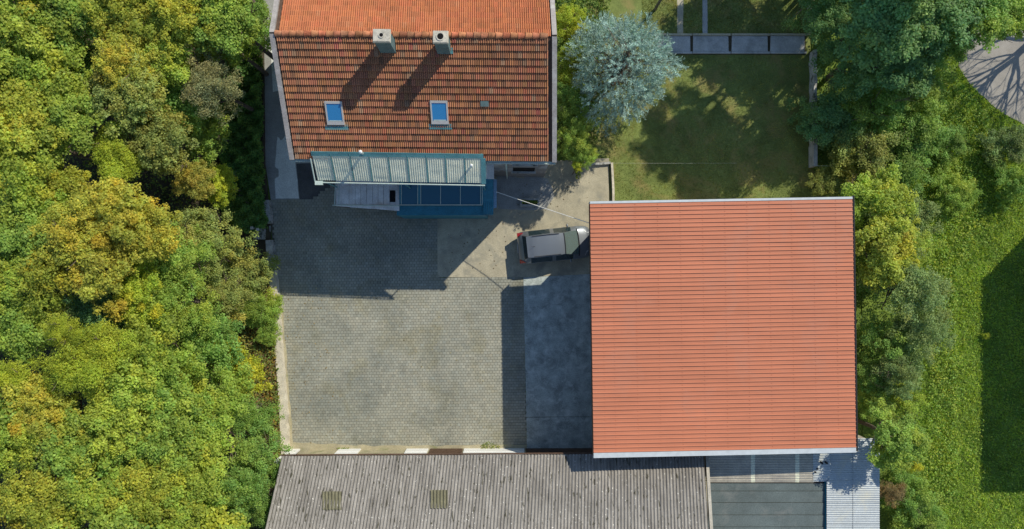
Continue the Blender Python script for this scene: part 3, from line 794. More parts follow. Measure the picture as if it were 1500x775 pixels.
# ---------------------------------------------------------------- lean-to roofs right of the shed
lean = tag(empty("lean_to", (17, -12, 0)), "lean-to shed with tan sheeting, dark felt roof and pale galvanised sheeting", "shed")
def lc(o): return child(o, lean)
z3 = 3.3
def corr(name, px, z, mat, nwaves, amp, horizontal, parent, seg=6):
    A, B, C, D = [P(u, v, z_) for (u, v), z_ in zip(px, z)]
    pp = Patch(A, B, C, D); nn = pp.n(); mb = MB(); rows = []
    n_ = nwaves * seg
    for i in range(n_ + 1):
        o_ = nn * amp * math.sin(i / seg * 2 * math.pi)
        rows.append([(pp.at(y, i / n_) if horizontal else pp.at(i / n_, y)) + o_ for y in (0, .34, .67, 1)])
    if horizontal: rows = rows[::-1]
    mb.grid(rows); return child(mb.build(name, mats[mat], smooth=True), parent)
# carcass
m = MB(); a, b = P(1040, 664, 3.0), P(1284, 850, 3.0); m.box(a.x, b.x, b.y, a.y, 0, 2.95); lc(m.build("wall", mats['hall_wall']))
m = MB(); m.box(P(1234, 0, 3).x, b.x, a.y, P(0, 650, 3).y, 0, 2.9); lc(m.build("wall", mats['hall_wall']))
tanroof = MB(); tanroof.prism([P(1035, 708, z3 - .1), P(1205, 708, z3 - .1), P(1205, 655, z3 - .1), P(1035, 655, z3 - .1)], (0, 0, -.05)); tr_ = lc(tanroof.build("tan_roof", mats['brown']))
us = [1035, 1066, 1100, 1106, 1132, 1165, 1171, 1192]
for k in range(len(us) - 1):
    narrow = us[k + 1] - us[k] < 10
    corr("roof_sheet", [(us[k], 655), (us[k + 1] + .6, 655), (us[k + 1] + .6, 706.5), (us[k], 706.5)], [z3 + .3 + .004 * k] * 2 + [z3 + .004 * k] * 2, 'canopy' if narrow else 'tan_sheet', 14, .012, True, tr_)
corr("roof_sheet", [(1191, 655), (1216, 655), (1216, 705.5), (1191, 705.5)], [z3 + .34] * 2 + [z3 + .04] * 2, 'steel_sheet', 14, .014, True, tr_)
felt = MB(); felt.prism([P(1037.5, 860, z3 - .14), P(1208, 860, z3 - .14), P(1208, 709, z3 - .14), P(1037.5, 709, z3 - .14)], (0, 0, -.08)); ft = lc(felt.build("felt_roof", mats['brown']))
vs = [708, 719.5, 736.5, 754.5, 772, 790, 808, 826, 844, 860]
for k in range(9):
    m = MB(); dz = .008 * (k % 2) + .02 * rng.random()
    q = [P(1037.5, vs[k + 1] - .45, z3 - .07 - .035), P(1208, vs[k + 1] - .45, z3 - .07 - .035), P(1208, vs[k] + .2, z3 - .07), P(1037.5, vs[k] + .2, z3 - .07)]
    m.prism(q, (0, 0, -.02)); child(m.build("felt_strip", mats['felt']), ft)
m = MB(); m.box(P(1209, 0, z3).x, P(1210.5, 0, z3).x, P(0, 860, z3).y, P(0, 706, z3).y, z3 - .3, z3 + .02); lc(m.build("felt_edging", mats['blue']))
m = MB(); m.prism([P(1034, 860, z3), P(1037, 860, z3), P(1036, 706, z3), P(1031.5, 706, z3)], (0, 0, -.12)); lc(m.build("side_board", mats['tan_sheet']))
for k in range(11):
    m = MB(); v_ = 698 + k * 3.4; m.prism([P(1031.5, v_ + 1.6, z3 + .08), P(1036, v_ + 1.6, z3 + .08), P(1036, v_, z3 + .08), P(1031.5, v_, z3 + .08)], (0, 0, -.1)); child(m.build("rafter_end", mats['sand']), tr_)
st = MB(); st.prism([P(1212, 862, z3 - .05), P(1288, 862, z3 - .05), P(1288, 643, z3 - .05), P(1212, 643, z3 - .05)], (0, 0, -.06)); st = lc(st.build("metal_roof", mats['brown']))
vv = [642, 673.5, 704.5, 736, 767.5, 799, 830.5, 862]
for k in range(7):
    L_ = 1256 if k == 0 else (1190 if False else 1209.5)
    for a_, b_ in (((1211 if k > 1 else 1214), 1250), (1249.5, 1288.5)):
        corr("roof_sheet", [(a_, vv[k]), (b_, vv[k]), (b_, vv[k + 1] + .8), (a_, vv[k + 1] + .8)], [z3 + .10 - .004 * k, z3 + .08 - .004 * k, z3 + .075 - .004 * k, z3 + .095 - .004 * k], 'steel_sheet', 10, .016, True, st, 6)
for (u, v) in ((1202, 677), (1209, 677)):
    p = P(u, v, z3 + .2); m = MB(); m.tube([p, p + Vector((0, 0, .22))], .06, 8); child(m.build("vent_stub", mats['dark']), tr_)
for (u, v) in ((1197, 686.5), (1194, 691.5)):
    p = P(u, v, z3 + .13); m = MB(); m.tube([p, p + Vector((0, 0, .08))], .05, 7); child(m.build("vent_stub", mats['dark']), tr_)

# ---------------------------------------------------------------- car
def build_car():
    car = empty("car", P(759.0, 364.5, 0) + Vector((0, 0, .048)), R(6.0))
    tag(car, "silver grey hatchback parked with its nose under the red roof", "car")
    t = NT("silver_paint"); t.col((0.20, 0.22, 0.24)).rough(.34, .5, .4)
    t.b.inputs["Coat Weight"].default_value = .6; t.b.inputs["Coat Roughness"].default_value = .08
    paint = t.m
    t = NT("tail_lamp_red"); t.col((.42, .02, .02)).rough(.15, .7); red = t.m
    t = NT("lamp_lens"); t.col((.75, .77, .78)).rough(.1, .7); lens = t.m
    t = NT("wheel_alloy"); t.col((.45, .46, .47)).rough(.35, .5, .7); alloy = t.m
    t = NT("number_plate"); t.col((.75, .75, .70)).rough(.4, .4); plate = t.m
    #     x     zb   hwb  hwm   zbelt hwbelt ztop hwtop crown
    ST = [(0.00, .42, .50, .60, .66, .58, .72, .50, .00),
          (0.05, .30, .66, .76, .78, .74, .86, .64, .01),
          (0.20, .26, .76, .85, .92, .82, 1.02, .71, .015),
          (0.30, .25, .77, .86, .95, .83, 1.10, .70, .02),
          (0.56, .25, .78, .865, .96, .835, 1.45, .61, .03),
          (0.90, .25, .78, .87, .96, .84, 1.53, .63, .035),
          (1.70, .25, .78, .875, .95, .845, 1.56, .64, .04),
          (2.35, .25, .78, .875, .94, .845, 1.54, .635, .04),
          (2.68, .25, .78, .875, .93, .845, 1.515, .60, .035),
          (3.15, .25, .78, .875, .93, .84, 1.22, .67, .03),
          (3.52, .25, .78, .87, .94, .83, 1.02, .71, .03),
          (3.80, .25, .77, .86, .88, .81, .95, .69, .03),
          (4.10, .27, .74, .82, .76, .76, .85, .63, .02),
          (4.25, .30, .66, .74, .66, .68, .74, .55, .01),
          (4.30, .40, .56, .62, .58, .58, .62, .48, .00)]
    def section(s):
        x, zb, hb, hm, zl, hl, zt_, ht, cr = s
        hb, hm, hl = hb * 1.10, hm * 1.11, hl * 1.11
        half = [(0, zb - .03), (hb * .9, zb), (hb, zb + .06), (hm, (zb + zl) * .52), (hm * .995, zl - .10), (hl, zl), (lerp(hl, ht, .92), lerp(zl, zt_, .93)), (ht, zt_), (ht * .55, zt_ + cr * .8), (0, zt_ + cr)]
        l = [(y, z) for y, z in half]; r = [(-y, z) for y, z in half[-2:0:-1]]
        return [Vector((x, y, z)) for y, z in l + r]
    # densify along x
    secs = []
    for i in range(len(ST) - 1):
        for k in range(3): secs.append(tuple(lerp(a, b, k / 3) for a, b in zip(ST[i], ST[i + 1])))
    secs.append(ST[-1])
    rings = [section(s) for s in secs]; n = len(rings[0])
    groups = {'body': MB(), 'roof': MB(), 'rear_window': MB(), 'windscreen': MB(), 'side_l': MB(), 'side_r': MB(), 'trim': MB()}
    for i in range(len(rings) - 1):
        seg = i // 3
        for j in range(n):
            a, b, c, d = rings[i][j], rings[i][(j + 1) % n], rings[i + 1][(j + 1) % n], rings[i + 1][j]
            top = j in (7, 8, 9, 10); side = j == 5 or j == 12
            g_ = 'body'
            if top and seg == 3: g_ = 'rear_window'
            elif top and seg in (8, 9): g_ = 'windscreen'
            elif top and 4 <= seg <= 7: g_ = 'roof'
            elif side and 4 <= seg <= 8 and not (i in (4 * 3, 6 * 3 + 1)): g_ = 'side_l' if j == 5 else 'side_r'
            groups[g_].poly([d, c, b, a])
    groups['body'].poly(rings[0]); groups['body'].poly(rings[-1][::-1])
    def wmesh(mb):      # weld
        key = {}; v2 = []; mp = []
        for p in mb.v:
            k = tuple(round(q, 5) for q in p)
            if k not in key: key[k] = len(v2); v2.append(k)
            mp.append(key[k])
        mb.f = [f2 for f2 in (tuple(dict.fromkeys(mp[i] for i in f)) for f in mb.f) if len(f2) > 2]; mb.v = v2
        return mb
    body = wmesh(groups['body']).build("body", paint, car, True)
    wmesh(groups['roof']).build("roof_panel", paint, car, True)
    wmesh(groups['rear_window']).build("rear_window", mats['glass'], car, True)
    wmesh(groups['windscreen']).build("windscreen", mats['screen'], car, True)
    wmesh(groups['side_l']).build("side_window", mats['glass'], car, True)
    wmesh(groups['side_r']).build("side_window", mats['glass'], car, True)
    for sg in (1, -1):
        m = MB(); m.tube([(.85, sg * .60, 1.57), (.95, sg * .60, 1.60), (2.3, sg * .60, 1.61), (2.42, sg * .59, 1.57)], .018, 6); m.build("roof_rail", mats['dark'], car)
        m = MB()     # tail lamp wrapped round the corner
        q = [Vector((.02, sg * .86, .84)), Vector((.02, sg * .64, .86)), Vector((.24, sg * .74, 1.06)), Vector((.38, sg * .86, 1.00))]
        if sg < 0: q = q[::-1]
        m.prism([p + Vector((-.015, sg * .035, .03)) for p in q][::-1], (0.03, -sg * .05, -.22)); m.build("tail_light", red, car)
        m = MB(); q = [Vector((4.0, sg * .55, .90)), Vector((4.22, sg * .50, .76)), Vector((4.16, sg * .72, .72)), Vector((3.85, sg * .80, .88))]
        if sg > 0: q = q[::-1]
        m.prism([p + Vector((0, 0, .02)) for p in q][::-1], (0, 0, -.15)); m.build("headlight", lens, car)
        m = MB(); rows = []
        for k in range(6):
            a = k / 5; rr = .075 * math.sin(math.pi * (.15 + .7 * a)); cy = sg * (.93 + .20 * a)
            rows.append([Vector((2.98 + rr * .8 * math.cos(q), cy, 1.02 + rr * math.sin(q))) for q in np.linspace(0, 2 * math.pi, 9)[:-1]])
        m.grid(rows, True); m.poly(rows[0]); m.poly(rows[-1]); m.build("wing_mirror", paint, car, True)
        m = MB()
        for x in (1.72, 2.66): m.tube([(x, sg * .94, .93), (x + .14, sg * .955, .93)], .016, 6)
        m.build("door_handle", paint, car)
        for x in (.78, 3.42):
            w_ = MB(); prf = [(.305, -.1), (.32, -.07), (.32, .07), (.305, .1), (.21, .1), (.2, .05), (.2, -.1)]
            rows = [[Vector((x + rr * math.cos(q), sg * .86 + sg * yy, .32 + rr * math.sin(q))) for rr, yy in prf] for q in np.linspace(0, 2 * math.pi, 25)]
            w_.grid(rows); wheel = w_.build("wheel", mats['dark'], car, True)
            m = MB()
            m.tube([(x, sg * .90, .32), (x, sg * .965, .32)], .06, 10)
            for q in range(5):
                an = q * 2 * math.pi / 5; m.tube([(x, sg * .95, .32), (x + .2 * math.cos(an), sg * .95, .32 + .2 * math.sin(an))], .025, 6)
            m.build("rim", alloy, wheel)
    m = MB(); m.box(-.02, .05, -.66, .66, .36, .56); m.build("rear_bumper", paint, car)
    m = MB(); m.tube([(3.50, -.80, 1.03), (3.56, -.4, 1.045), (3.57, 0, 1.05), (3.56, .4, 1.045), (3.50, .80, 1.03)], .035, 6); m.build("cowl", mats['dark'], car)
    m = MB(); m.tube([(2.70, -.60, 1.525), (2.72, 0, 1.56), (2.70, .60, 1.525)], .03, 6); m.build("screen_edge", mats['dark'], car)
    m = MB(); m.box(-.045, -.028, -.26, .26, .64, .75); m.build("number_plate", plate, car)
    m = MB(); m.prism([(.50, -.60, 1.475), (.62, -.60, 1.50), (.62, .60, 1.50), (.50, .60, 1.475)][::1], (0, 0, -.03)); m.build("rear_spoiler", paint, car)
    m = MB(); m.tube([(.95, 0, 1.60), (.90, 0, 1.66), (.72, 0, 1.78)], .012, 5, .004); m.build("aerial", mats['dark'], car)
    m = MB(); m.tube([(3.40, .55, 1.08), (3.30, .1, 1.15)], .012, 5); m.tube([(3.46, -.05, 1.07), (3.34, -.5, 1.12)], .012, 5); m.build("wiper", mats['dark'], car)
    m = MB(); m.box(2.95, 3.4, -.62, .62, .90, .935); m.build("dashboard", mats['dark'], car)
    for sg in (1, -1):
        m = MB(); m.box(2.0, 2.45, sg * .36 - .22, sg * .36 + .22, .5, .7); m.box(1.95, 2.08, sg * .36 - .22, sg * .36 + .22, .7, 1.2); m.build("seat", mats['dark'], car)
build_car()

# ---------------------------------------------------------------- garden walls, slabs and posts
t = tag(empty("lawn_wall", P(1187, 160)), "narrow mossy concrete wall along the right edge of the lawn", "wall")
m = MB(); ribbon(m, pxline([(1187, 78), (1187.3, 150), (1187, 215)], 14, .5), .16, 0, .7, .02); child(m.build("wall", mats['wall_grey']), t)
m = MB(); ribbon(m, pxline([(1187, 215), (1187, 246)], 3, .1), .22, 0, .72); child(m.build("end_block", mats['slab']), t)
t = tag(empty("lawn_wall", P(1186, 30)), "beige garden wall above the slab path at the right", "wall")
m = MB(); ribbon(m, pxline([(1184, -160), (1184, 0), (1184.5, 52)], 12, .3), .14, 0, .7, .01); child(m.build("wall", mats['wall_cream']), t)
m = MB(); m.tube([P(1189, 243, .6), P(1231, 243, .6)], .025, 6); tag(m.build("garden_rail", mats['gutter']), "thin pale rail beyond the end of the lawn wall", "rail")
slabp = tag(MB().build("slab_path", mats['soil']), kind='structure')
m = MB(); m.prism([P(968, 80), P(1180, 80), P(1180, 51), P(968, 51)], (0, 0, -.03)); slabp.data = m.mesh("slab_path", mats['soil']); slabp.location.z = .02
edges = [960, 1011, 1014.5, 1067, 1071, 1124, 1127.5, 1178]
for k in range(0, 8, 2):
    a, b = edges[k], edges[k + 1]
    mb = MB(); q = [(a + rg.uniform(0, .8), 75.5), (b - rg.uniform(0, .8), 75.8), (b - rg.uniform(0, 1.2), 53.5), (a + rg.uniform(0, 1.2), 53.3)]
    mb.prism([P(u, v) + Vector((0, 0, .085 + rng.normal(0, .006))) for u, v in q], (0, 0, -.07)); o = mb.build("slab", mats['slab']); o.parent = slabp; o.location.z = -.02
    mb = MB(); mb.prism([P(u, v) + Vector((0, 0, .11)) for u, v in ((a, 79), (b + 2.5, 79.2), (b + 2.5, 76.3), (a, 76))], (0, 0, -.09)); o = mb.build("kerb", mats['slab']); o.parent = slabp; o.location.z = -.02
    mb = MB(); mb.prism([P(u, v) + Vector((0, 0, .12)) for u, v in ((a, 52.8), (b + 2.5, 53), (b + 2.5, 50), (a, 49.8))], (0, 0, -.09)); o = mb.build("kerb", mats['concrete_tan']); o.parent = slabp; o.location.z = -.02
for k, (u, v, lab) in enumerate(((959.5, 2, "thick brown garden post beside the blue spruce"), (1158.5, 20, "thin pale garden post near the right end of the slab path"))):
    t2 = tag(empty("garden_post", P(u, v)), lab, "post")
    p = P(u, v + 8 if k else v + 12); m = MB(); rr = .09 if k == 0 else .04
    m.tube([p, p + Vector((0, 0, 2.0))], rr, 8); child(m.build("post", mats['bark_grey']), t2)
    m = MB(); m.tube([p + Vector((0, 0, 2.0)), p + Vector((0, 0, 2.05))], rr * 1.3, 8); child(m.build("post_cap", mats['wall_grey']), t2)

# neighbouring flat roofed block to the right: it stands outside the frame and throws the big shadow on the meadow
nb_ = tag(empty("apartment_block", (40, 0, 0)), "plain flat roofed block standing beyond the meadow on the right", "building")
def blk(u0, v0, u1, v1, z, nm, mat):
    a, b = P(u0, v0), P(u1, v1); m = MB(); m.box(a.x, b.x, b.y, a.y, 0, z); return child(m.build(nm, mats[mat]), nb_)
blk(1603, 238, 1900, 546, 8.0, "wall", 'hall_wall')
a, b = P(1601, 236), P(1902, 548); m = MB(); m.box(a.x, b.x, b.y, a.y, 8.003, 8.2); child(m.build("roof", mats['felt']), nb_)
# ---------------------------------------------------------------- foliage meshes
def unit(a): return a / np.maximum(np.linalg.norm(a, axis=-1, keepdims=True), 1e-6)
def leaves_mesh(name, C, Nn, size, cols, mat, aspect=.75, fold=True, tang=None):
    n = len(C)
    rnd = rng.normal(size=(n, 3)) if tang is None else tang
    T = unit(rnd - Nn * np.sum(rnd * Nn, axis=1, keepdims=True)); B = np.cross(Nn, T)
    s = size[:, None]
    V = np.stack([C - T * s * .5, C + B * s * .5 * aspect + T * s * .08, C + T * s * .5, C - B * s * .5 * aspect + T * s * .08], axis=1)
    V[:, 0] -= Nn * s * .10; V[:, 2] -= Nn * s * .12
    return quads_mesh(name, V, cols, mat)
def sph(n): return unit(rng.normal(size=(n, 3)))
def crown(name, R0=2.0, H=1.4, nl=26, sub=6, lr=(.26, .42), n=15000, leaf=.12, warm=.2, drop=0.0, up=.8, aspect=.75, gaps=.12, vein=0.0):
    """boughs carrying smaller leafy sprays at uneven heights, with gaps between them"""
    cs, rs, ks, wm = [], [], [], []
    ecc = rng.uniform(.82, 1.2); p1, p2, p3 = rng.uniform(0, 6.28, 3)
    for i in range(nl):
        if rng.random() < gaps: continue
        q = math.sqrt((i + rng.uniform(.2, .8)) / nl); ph = i * 2.39996 + rng.normal(0, .4) + p1
        edge = 1 + .16 * math.sin(2 * ph + p2) + .13 * math.sin(3 * ph + p3) + .08 * math.sin(7 * ph)
        r_ = q * R0 * .80 * edge
        z = H * math.sqrt(max(0, 1 - q * q * .9)) + rng.normal(0, .22) - drop * rng.random() ** 1.5 * q
        b = np.array([r_ * math.cos(ph) * ecc, r_ * math.sin(ph) / ecc, z])
        kb, wb = 1 + rng.normal(0, .08), max(-.1, rng.normal(0, warm))
        for j in range(sub + int(rng.integers(-2, 3))):
            o_ = rng.normal(size=3) * np.array([.36, .36, .20]); cs.append(b + o_)
            rs.append(rng.uniform(*lr)); ks.append(kb * (1 + rng.normal(0, .08))); wm.append(wb + rng.normal(0, warm * .5))
    m_ = len(cs); cs, rs, ks, wm = map(np.array, (cs, rs, ks, wm))
    idx = rng.choice(m_, n, p=rs ** 2 / np.sum(rs ** 2))
    d = sph(n); d[:, 2] = np.where(d[:, 2] < -.2, -d[:, 2], d[:, 2])
    bump = 1 + .22 * np.sin(d[:, 0] * 7 + idx) * np.cos(d[:, 1] * 6 + idx * 1.7)
    rad = rs[idx] * (rng.random(n) ** .4) * bump * (1 + .16 * np.abs(rng.normal(size=n)))
    C = cs[idx] + d * rad[:, None] * np.array([1.08, 1.08, .72])
    Nn = unit(d * .5 + np.array([.12, .12, up]) + rng.normal(size=(n, 3)) * .42)
    size = leaf * rng.uniform(.65, 1.4, n)
    k = ks[idx] * rng.normal(1, .17, n); w_ = np.clip(wm[idx] + rng.normal(0, .13, n), -.3, 1.0)
    cols = np.stack([k * (1 + .6 * w_), k * (1 + .14 * w_), k * (1 - .2 * w_)], axis=1).clip(.2, 3)
    return leaves_mesh(name, C, Nn, size, cols, mats['leaf'], aspect)
MAPLE = [crown("maple_crown") for _ in range(4)] + [crown("maple_crown", nl=32, sub=5, lr=(.22, .36), leaf=.11) for _ in range(4)]
GOLD = [crown("golden_crown", nl=30, sub=6, lr=(.22, .38), warm=.22) for _ in range(3)]
TUFT = [crown("tufted_crown", nl=13, sub=3, lr=(.5, .72), n=13000, leaf=.16, warm=.08, aspect=.34, gaps=.0, up=.9) for _ in range(2)]
FINE = [crown("fine_leaved_crown", nl=34, sub=6, lr=(.22, .36), n=17000, leaf=.085, drop=1.3) for _ in range(3)]
SHRUB = [crown("shrub_crown", H=1.1, nl=30, sub=6, lr=(.2, .36), n=15000, leaf=.095, drop=1.5) for _ in range(4)]
def trunk_mesh(name, h, r, spread, nb, mat):
    m = MB(); top = Vector((rng.normal(0, .12), rng.normal(0, .12), h))
    m.tube([Vector((0, 0, -.2)), Vector((rng.normal(0, .05), rng.normal(0, .05), h * .45)), top], r, 8, r * .55)
    for k in range(nb):
        a = k * 2.4 + rng.normal(0, .3); z0 = h * rng.uniform(.55, .98); l = spread * rng.uniform(.5, .95)
        p0 = Vector((0, 0, z0)).lerp(top, .3) if z0 > h * .9 else Vector((0, 0, z0))
        p0 = Vector((p0.x, p0.y, z0))
        p2 = p0 + Vector((math.cos(a) * l, math.sin(a) * l, l * rng.uniform(.5, 1.0)))
        p1 = p0.lerp(p2, .5) + Vector((0, 0, -.12 * l)); m.tube([p0, p1, p2], r * .42, 5, r * .10)
        for q in range(2):
            e = p1.lerp(p2, rng.uniform(.2, .8)); b = a + rng.choice((-1, 1)) * rng.uniform(.5, 1.0); l2 = l * rng.uniform(.3, .5)
            m.tube([e, e + Vector((math.cos(b) * l2, math.sin(b) * l2, l2 * .7))], r * .18, 4, r * .05)
    return m.mesh(name, mats[mat], True)
TRUNK = [trunk_mesh("trunk", 6.0, .17, 1.7, 9, 'bark') for _ in range(3)]
STEM = [trunk_mesh("stem", 1.0, .06, 1.2, 8, 'bark') for _ in range(2)]
CK = dict(YG=(.37, .47, .07), GY=(.42, .46, .064), GO=(.47, .46, .068), LG=(.43, .51, .055), G=(.25, .40, .085), MG=(.31, .44, .08), DG=(.19, .35, .125),
          GG=(.33, .35, .17), OL=(.33, .38, .10), GR=(.28, .38, .13), BR=(.34, .26, .12), YB=(.50, .53, .05), OR=(.46, .43, .09))
KIND = dict(m=("maple_tree", MAPLE), g=("maple_tree", GOLD), t=("broadleaf_tree", TUFT), f=("fine_leaved_tree", FINE), s=("shrub", SHRUB))
GZ = 0.3
def tree(u, v, r, zc, kind, ck, label, cat=None, group=None, gz=GZ, flat=1.0):
    nm, var = KIND[kind]
    if zc < 3.0 or (kind == 's' and zc < 4.5): nm = "shrub"
    c = P(u, v, zc); base_ = Vector((c.x, c.y, gz))
    t = tag(empty(nm, base_, 0), label, cat or ("shrub" if nm == "shrub" else "tree"), group)
    s = r * (CAM_H - zc) / FOC / 2.0 * (1.16 if kind != 't' else 1.08)
    o = bpy.data.objects.new("crown", var[int(rng.integers(len(var)))])
    sz = s * flat
    o.location = (0, 0, zc - gz - .8 * sz); o.scale = (s, s, sz); o.rotation_euler = (rng.normal(0, .06), rng.normal(0, .06), rng.uniform(0, 6.28))
    j = 1 + rng.normal(0, .05)
    o.color = (*[x * j for x in CK[ck]], 1); link(o, t)
    hh = max(.3, zc - gz - .4 * sz)
    if zc >= 3.0:
        k = bpy.data.objects.new("trunk", TRUNK[int(rng.integers(3))]); k.scale = (s, s, hh / 6.0)
    else:
        k = bpy.data.objects.new("stem", STEM[int(rng.integers(2))]); k.scale = (s, s, hh)
    k.rotation_euler = (0, 0, rng.uniform(0, 6.28)); link(k, t)
    return t
W_ = "trees of the wood on the left"
wood = [
 (28, 38, 62, 8.5, 'm', 'YG', "yellow-green maple in the wood, filling the top left corner of the photo"),
 (112, 22, 50, 8.0, 'm', 'MG', "green maple at the top edge of the wood, just right of the corner tree"),
 (62, 112, 56, 8.0, 'm', 'YG', "broad yellow-green maple just below the corner tree of the wood"),
 (22, 200, 56, 8.5, 'm', 'GY', "yellowish maple at the left edge, level with the tiled roof's lower end"),
 (122, 92, 38, 6.5, 'm', 'G', "darker green maple beside the black gap near the top of the wood"),
 (192, 30, 50, 8.0, 'g', 'GY', "golden green maple at the top edge, right of the narrow black gap"),
 (262, 22, 48, 8.0, 'm', 'GY', "yellowish maple at the top edge, midway between wood gap and house"),
 (330, 22, 48, 7.5, 'm', 'MG', "green maple at the top edge near the house's white verge"),
 (372, 26, 30, 3.0, 's', 'G', "green bushy tree closest to the upper left corner of the tiled roof"),
 (178, 88, 36, 8.5, 'g', 'GO', "small golden maple with orange leaves beside the black gap"),
 (242, 84, 40, 7.5, 'm', 'YG', "yellow-green maple left of the grey-green wispy tree"),
 (330, 62, 40, 6.0, 'm', 'YG', "yellow-green maple overhanging the dark hedge, level with the chimneys"),
 (306, 122, 38, 7.0, 'f', 'GG', "wispy grey-green tree at the edge of the hedge, level with the skylights"),
 (185, 138, 46, 8.0, 'g', 'OL', "olive maple with reddish leaves below the small golden maple"),
 (98, 182, 52, 8.2, 'm', 'YG', "rounded yellow-green maple above the bare brown gap in the wood"),
 (255, 148, 42, 6.0, 'm', 'G', "deep green maple left of and below the wispy grey-green tree"),
 (168, 226, 32, 7.5, 't', 'LG', "lime green tufted tree right of the bare brown gap"),
 (232, 205, 44, 7.0, 'g', 'OL', "olive maple between lime tufted tree and the orange tipped maple"),
 (296, 190, 40, 4.5, 'm', 'MG', "green maple at the hedge's edge, above the orange tipped maple"),
 (283, 262, 26, 4.8, 'g', 'OR', "small orange tipped maple beside the dark hedge"),
 (322, 270, 26, 3.6, 'm', 'LG', "small bright lime maple pushing into the dark hedge"),
 (42, 268, 52, 8.5, 'm', 'YG', "yellow-green maple at the left, level with the porch roof"),
 (92, 292, 46, 8.0, 'm', 'GY', "yellowish maple just left of and below the bare brown gap"),
 (28, 345, 50, 8.5, 'm', 'MG', "mid green maple at the left edge, level with the car"),
 (108, 345, 46, 9.0, 'g', 'GO', "golden maple with orange leaves, leftmost of the wood's golden group"),
 (168, 318, 48, 9.0, 'g', 'GO', "golden maple at the centre of the golden group below the bare gap"),
 (212, 338, 42, 8.5, 'g', 'GO', "golden maple with orange tips, rightmost of the golden group"),
 (150, 398, 48, 8.8, 'g', 'GO', "golden maple at the lower end of the golden group, above the dark green tree"),
 (70, 398, 46, 8.5, 'm', 'GY', "yellowish maple left of the golden group, above the narrow dark gap"),
 (18, 420, 42, 8.5, 'm', 'YG', "yellow-green maple at the left edge beside the narrow dark gap"),
 (202, 425, 40, 7.5, 'm', 'LG', "bright green maple to the right of the dark green tree's top"),
 (252, 380, 44, 6.5, 'f', 'MG', "green fine leaved tree right of the golden group"),
 (300, 352, 42, 5.0, 's', 'OL', "olive bush below the tip of the dark hedge"),
 (348, 398, 38, 2.6, 's', 'OL', "low olive bush on the dry bank near the top of the cream wall"),
 (142, 466, 46, 7.5, 'f', 'DG', "dark bluish green fine leaved tree below the golden group"),
 (262, 446, 46, 6.5, 'f', 'MG', "green fine leaved tree in the wood's right half, level with the yard's shadow line"),
 (318, 436, 40, 4.0, 's', 'OL', "olive bush left of the low green shrub on the bank"),
 (28, 480, 46, 8.0, 'm', 'MG', "mid green maple at the left edge, below the narrow dark gap"),
 (96, 486, 24, 9.0, 't', 'LG', "small lime tufted tree top, uppermost of the lime group"),
 (112, 540, 42, 8.8, 't', 'LG', "large lime tufted tree in the lower left of the wood"),
 (160, 508, 38, 8.5, 't', 'LG', "lime tufted tree top right of the large lime one"),
 (24, 556, 30, 8.5, 't', 'LG', "lime tufted tree at the left edge, left of the large lime one"),
 (225, 508, 46, 7.5, 'm', 'YG', "yellow-green maple right of the lime group"),
 (298, 510, 46, 5.0, 'm', 'G', "deep green maple left of the bright yellow-green tree by the bank"),
 (350, 540, 38, 3.2, 'm', 'YB', "bright yellow tree beside the dry bank"),
 (62, 602, 46, 8.5, 'g', 'GO', "golden maple low at the left, below the large lime tree"),
 (178, 572, 46, 8.0, 'm', 'YG', "yellow-green maple below the lime group"),
 (248, 580, 46, 7.0, 'm', 'MG', "green maple between the lime group and the bright yellow tree"),
 (310, 592, 44, 6.0, 'm', 'YG', "yellow-green maple below the bright yellow tree"),
 (374, 452, 30, 1.8, 's', 'MG', "low green shrub hanging over the upper part of the cream wall"),
 (392, 490, 16, 1.2, 's', 'MG', "small leafy shrub touching the cream wall at its middle"),
 (24, 642, 46, 8.5, 'm', 'YG', "yellow-green maple at the left edge, level with the foot of the cream wall"),
 (92, 655, 50, 8.2, 'm', 'MG', "broad green maple low at the left, below the golden one"),
 (162, 642, 48, 8.0, 'm', 'YG', "yellow-green maple in the lower middle of the wood"),
 (232, 650, 46, 7.5, 'm', 'MG', "green maple in the lower wood, left of the yellowish one by the garage"),
 (300, 652, 44, 6.5, 'm', 'YG', "yellowish green maple left of the garage building's upper corner"),
 (358, 606, 32, 3.2, 'f', 'G', "bluish green bush at the lower end of the dry bank"),
 (372, 672, 40, 4.2, 's', 'G', "dense green bush against the garage roof's upper left corner"),
 (58, 728, 50, 8.5, 'm', 'GY', "yellowish maple near the bottom left corner, right of the dark blue gap"),
 (132, 722, 50, 8.2, 'm', 'YG', "yellow-green maple at the bottom edge, second from the dark blue gap"),
 (205, 724, 48, 8.0, 'm', 'GY', "yellowish maple at the bottom edge, midway across the wood"),
 (268, 728, 46, 7.5, 'm', 'YG', "yellow-green maple at the bottom edge, right of the midway one"),
 (330, 728, 44, 6.5, 'm', 'G', "deep green maple at the bottom edge near the garage roof"),
 (376, 742, 34, 4.8, 's', 'G', "green bush overhanging the garage roof's left edge at the bottom"),
 (60, 815, 60, 8.5, 'm', 'YG', None), (180, 810, 60, 8.5, 'm', 'MG', None), (290, 805, 60, 7.5, 'm', 'YG', None), (-60, 90, 70, 8.5, 'm', 'YG', None), (-60, 250, 70, 8.5, 'm', 'MG', None), (-65, 420, 70, 8.5, 'm', 'YG', None), (-65, 600, 70, 8.5, 'm', 'MG', None),
 (60, -60, 70, 8.5, 'm', 'YG', None), (190, -65, 70, 8.5, 'm', 'MG', None), (310, -60, 60, 7.5, 'm', 'YG', None)]
for a in wood:
    a = list(a); g_ = W_
    if a[6] is None: a[6] = "woodland tree just outside the frame"; g_ = "trees just outside the frame"
    tree(*a, group=g_)
E_ = "trees and bushes east of the red hall"
D_ = "dark trees at the upper right"
GZ2 = 0.0
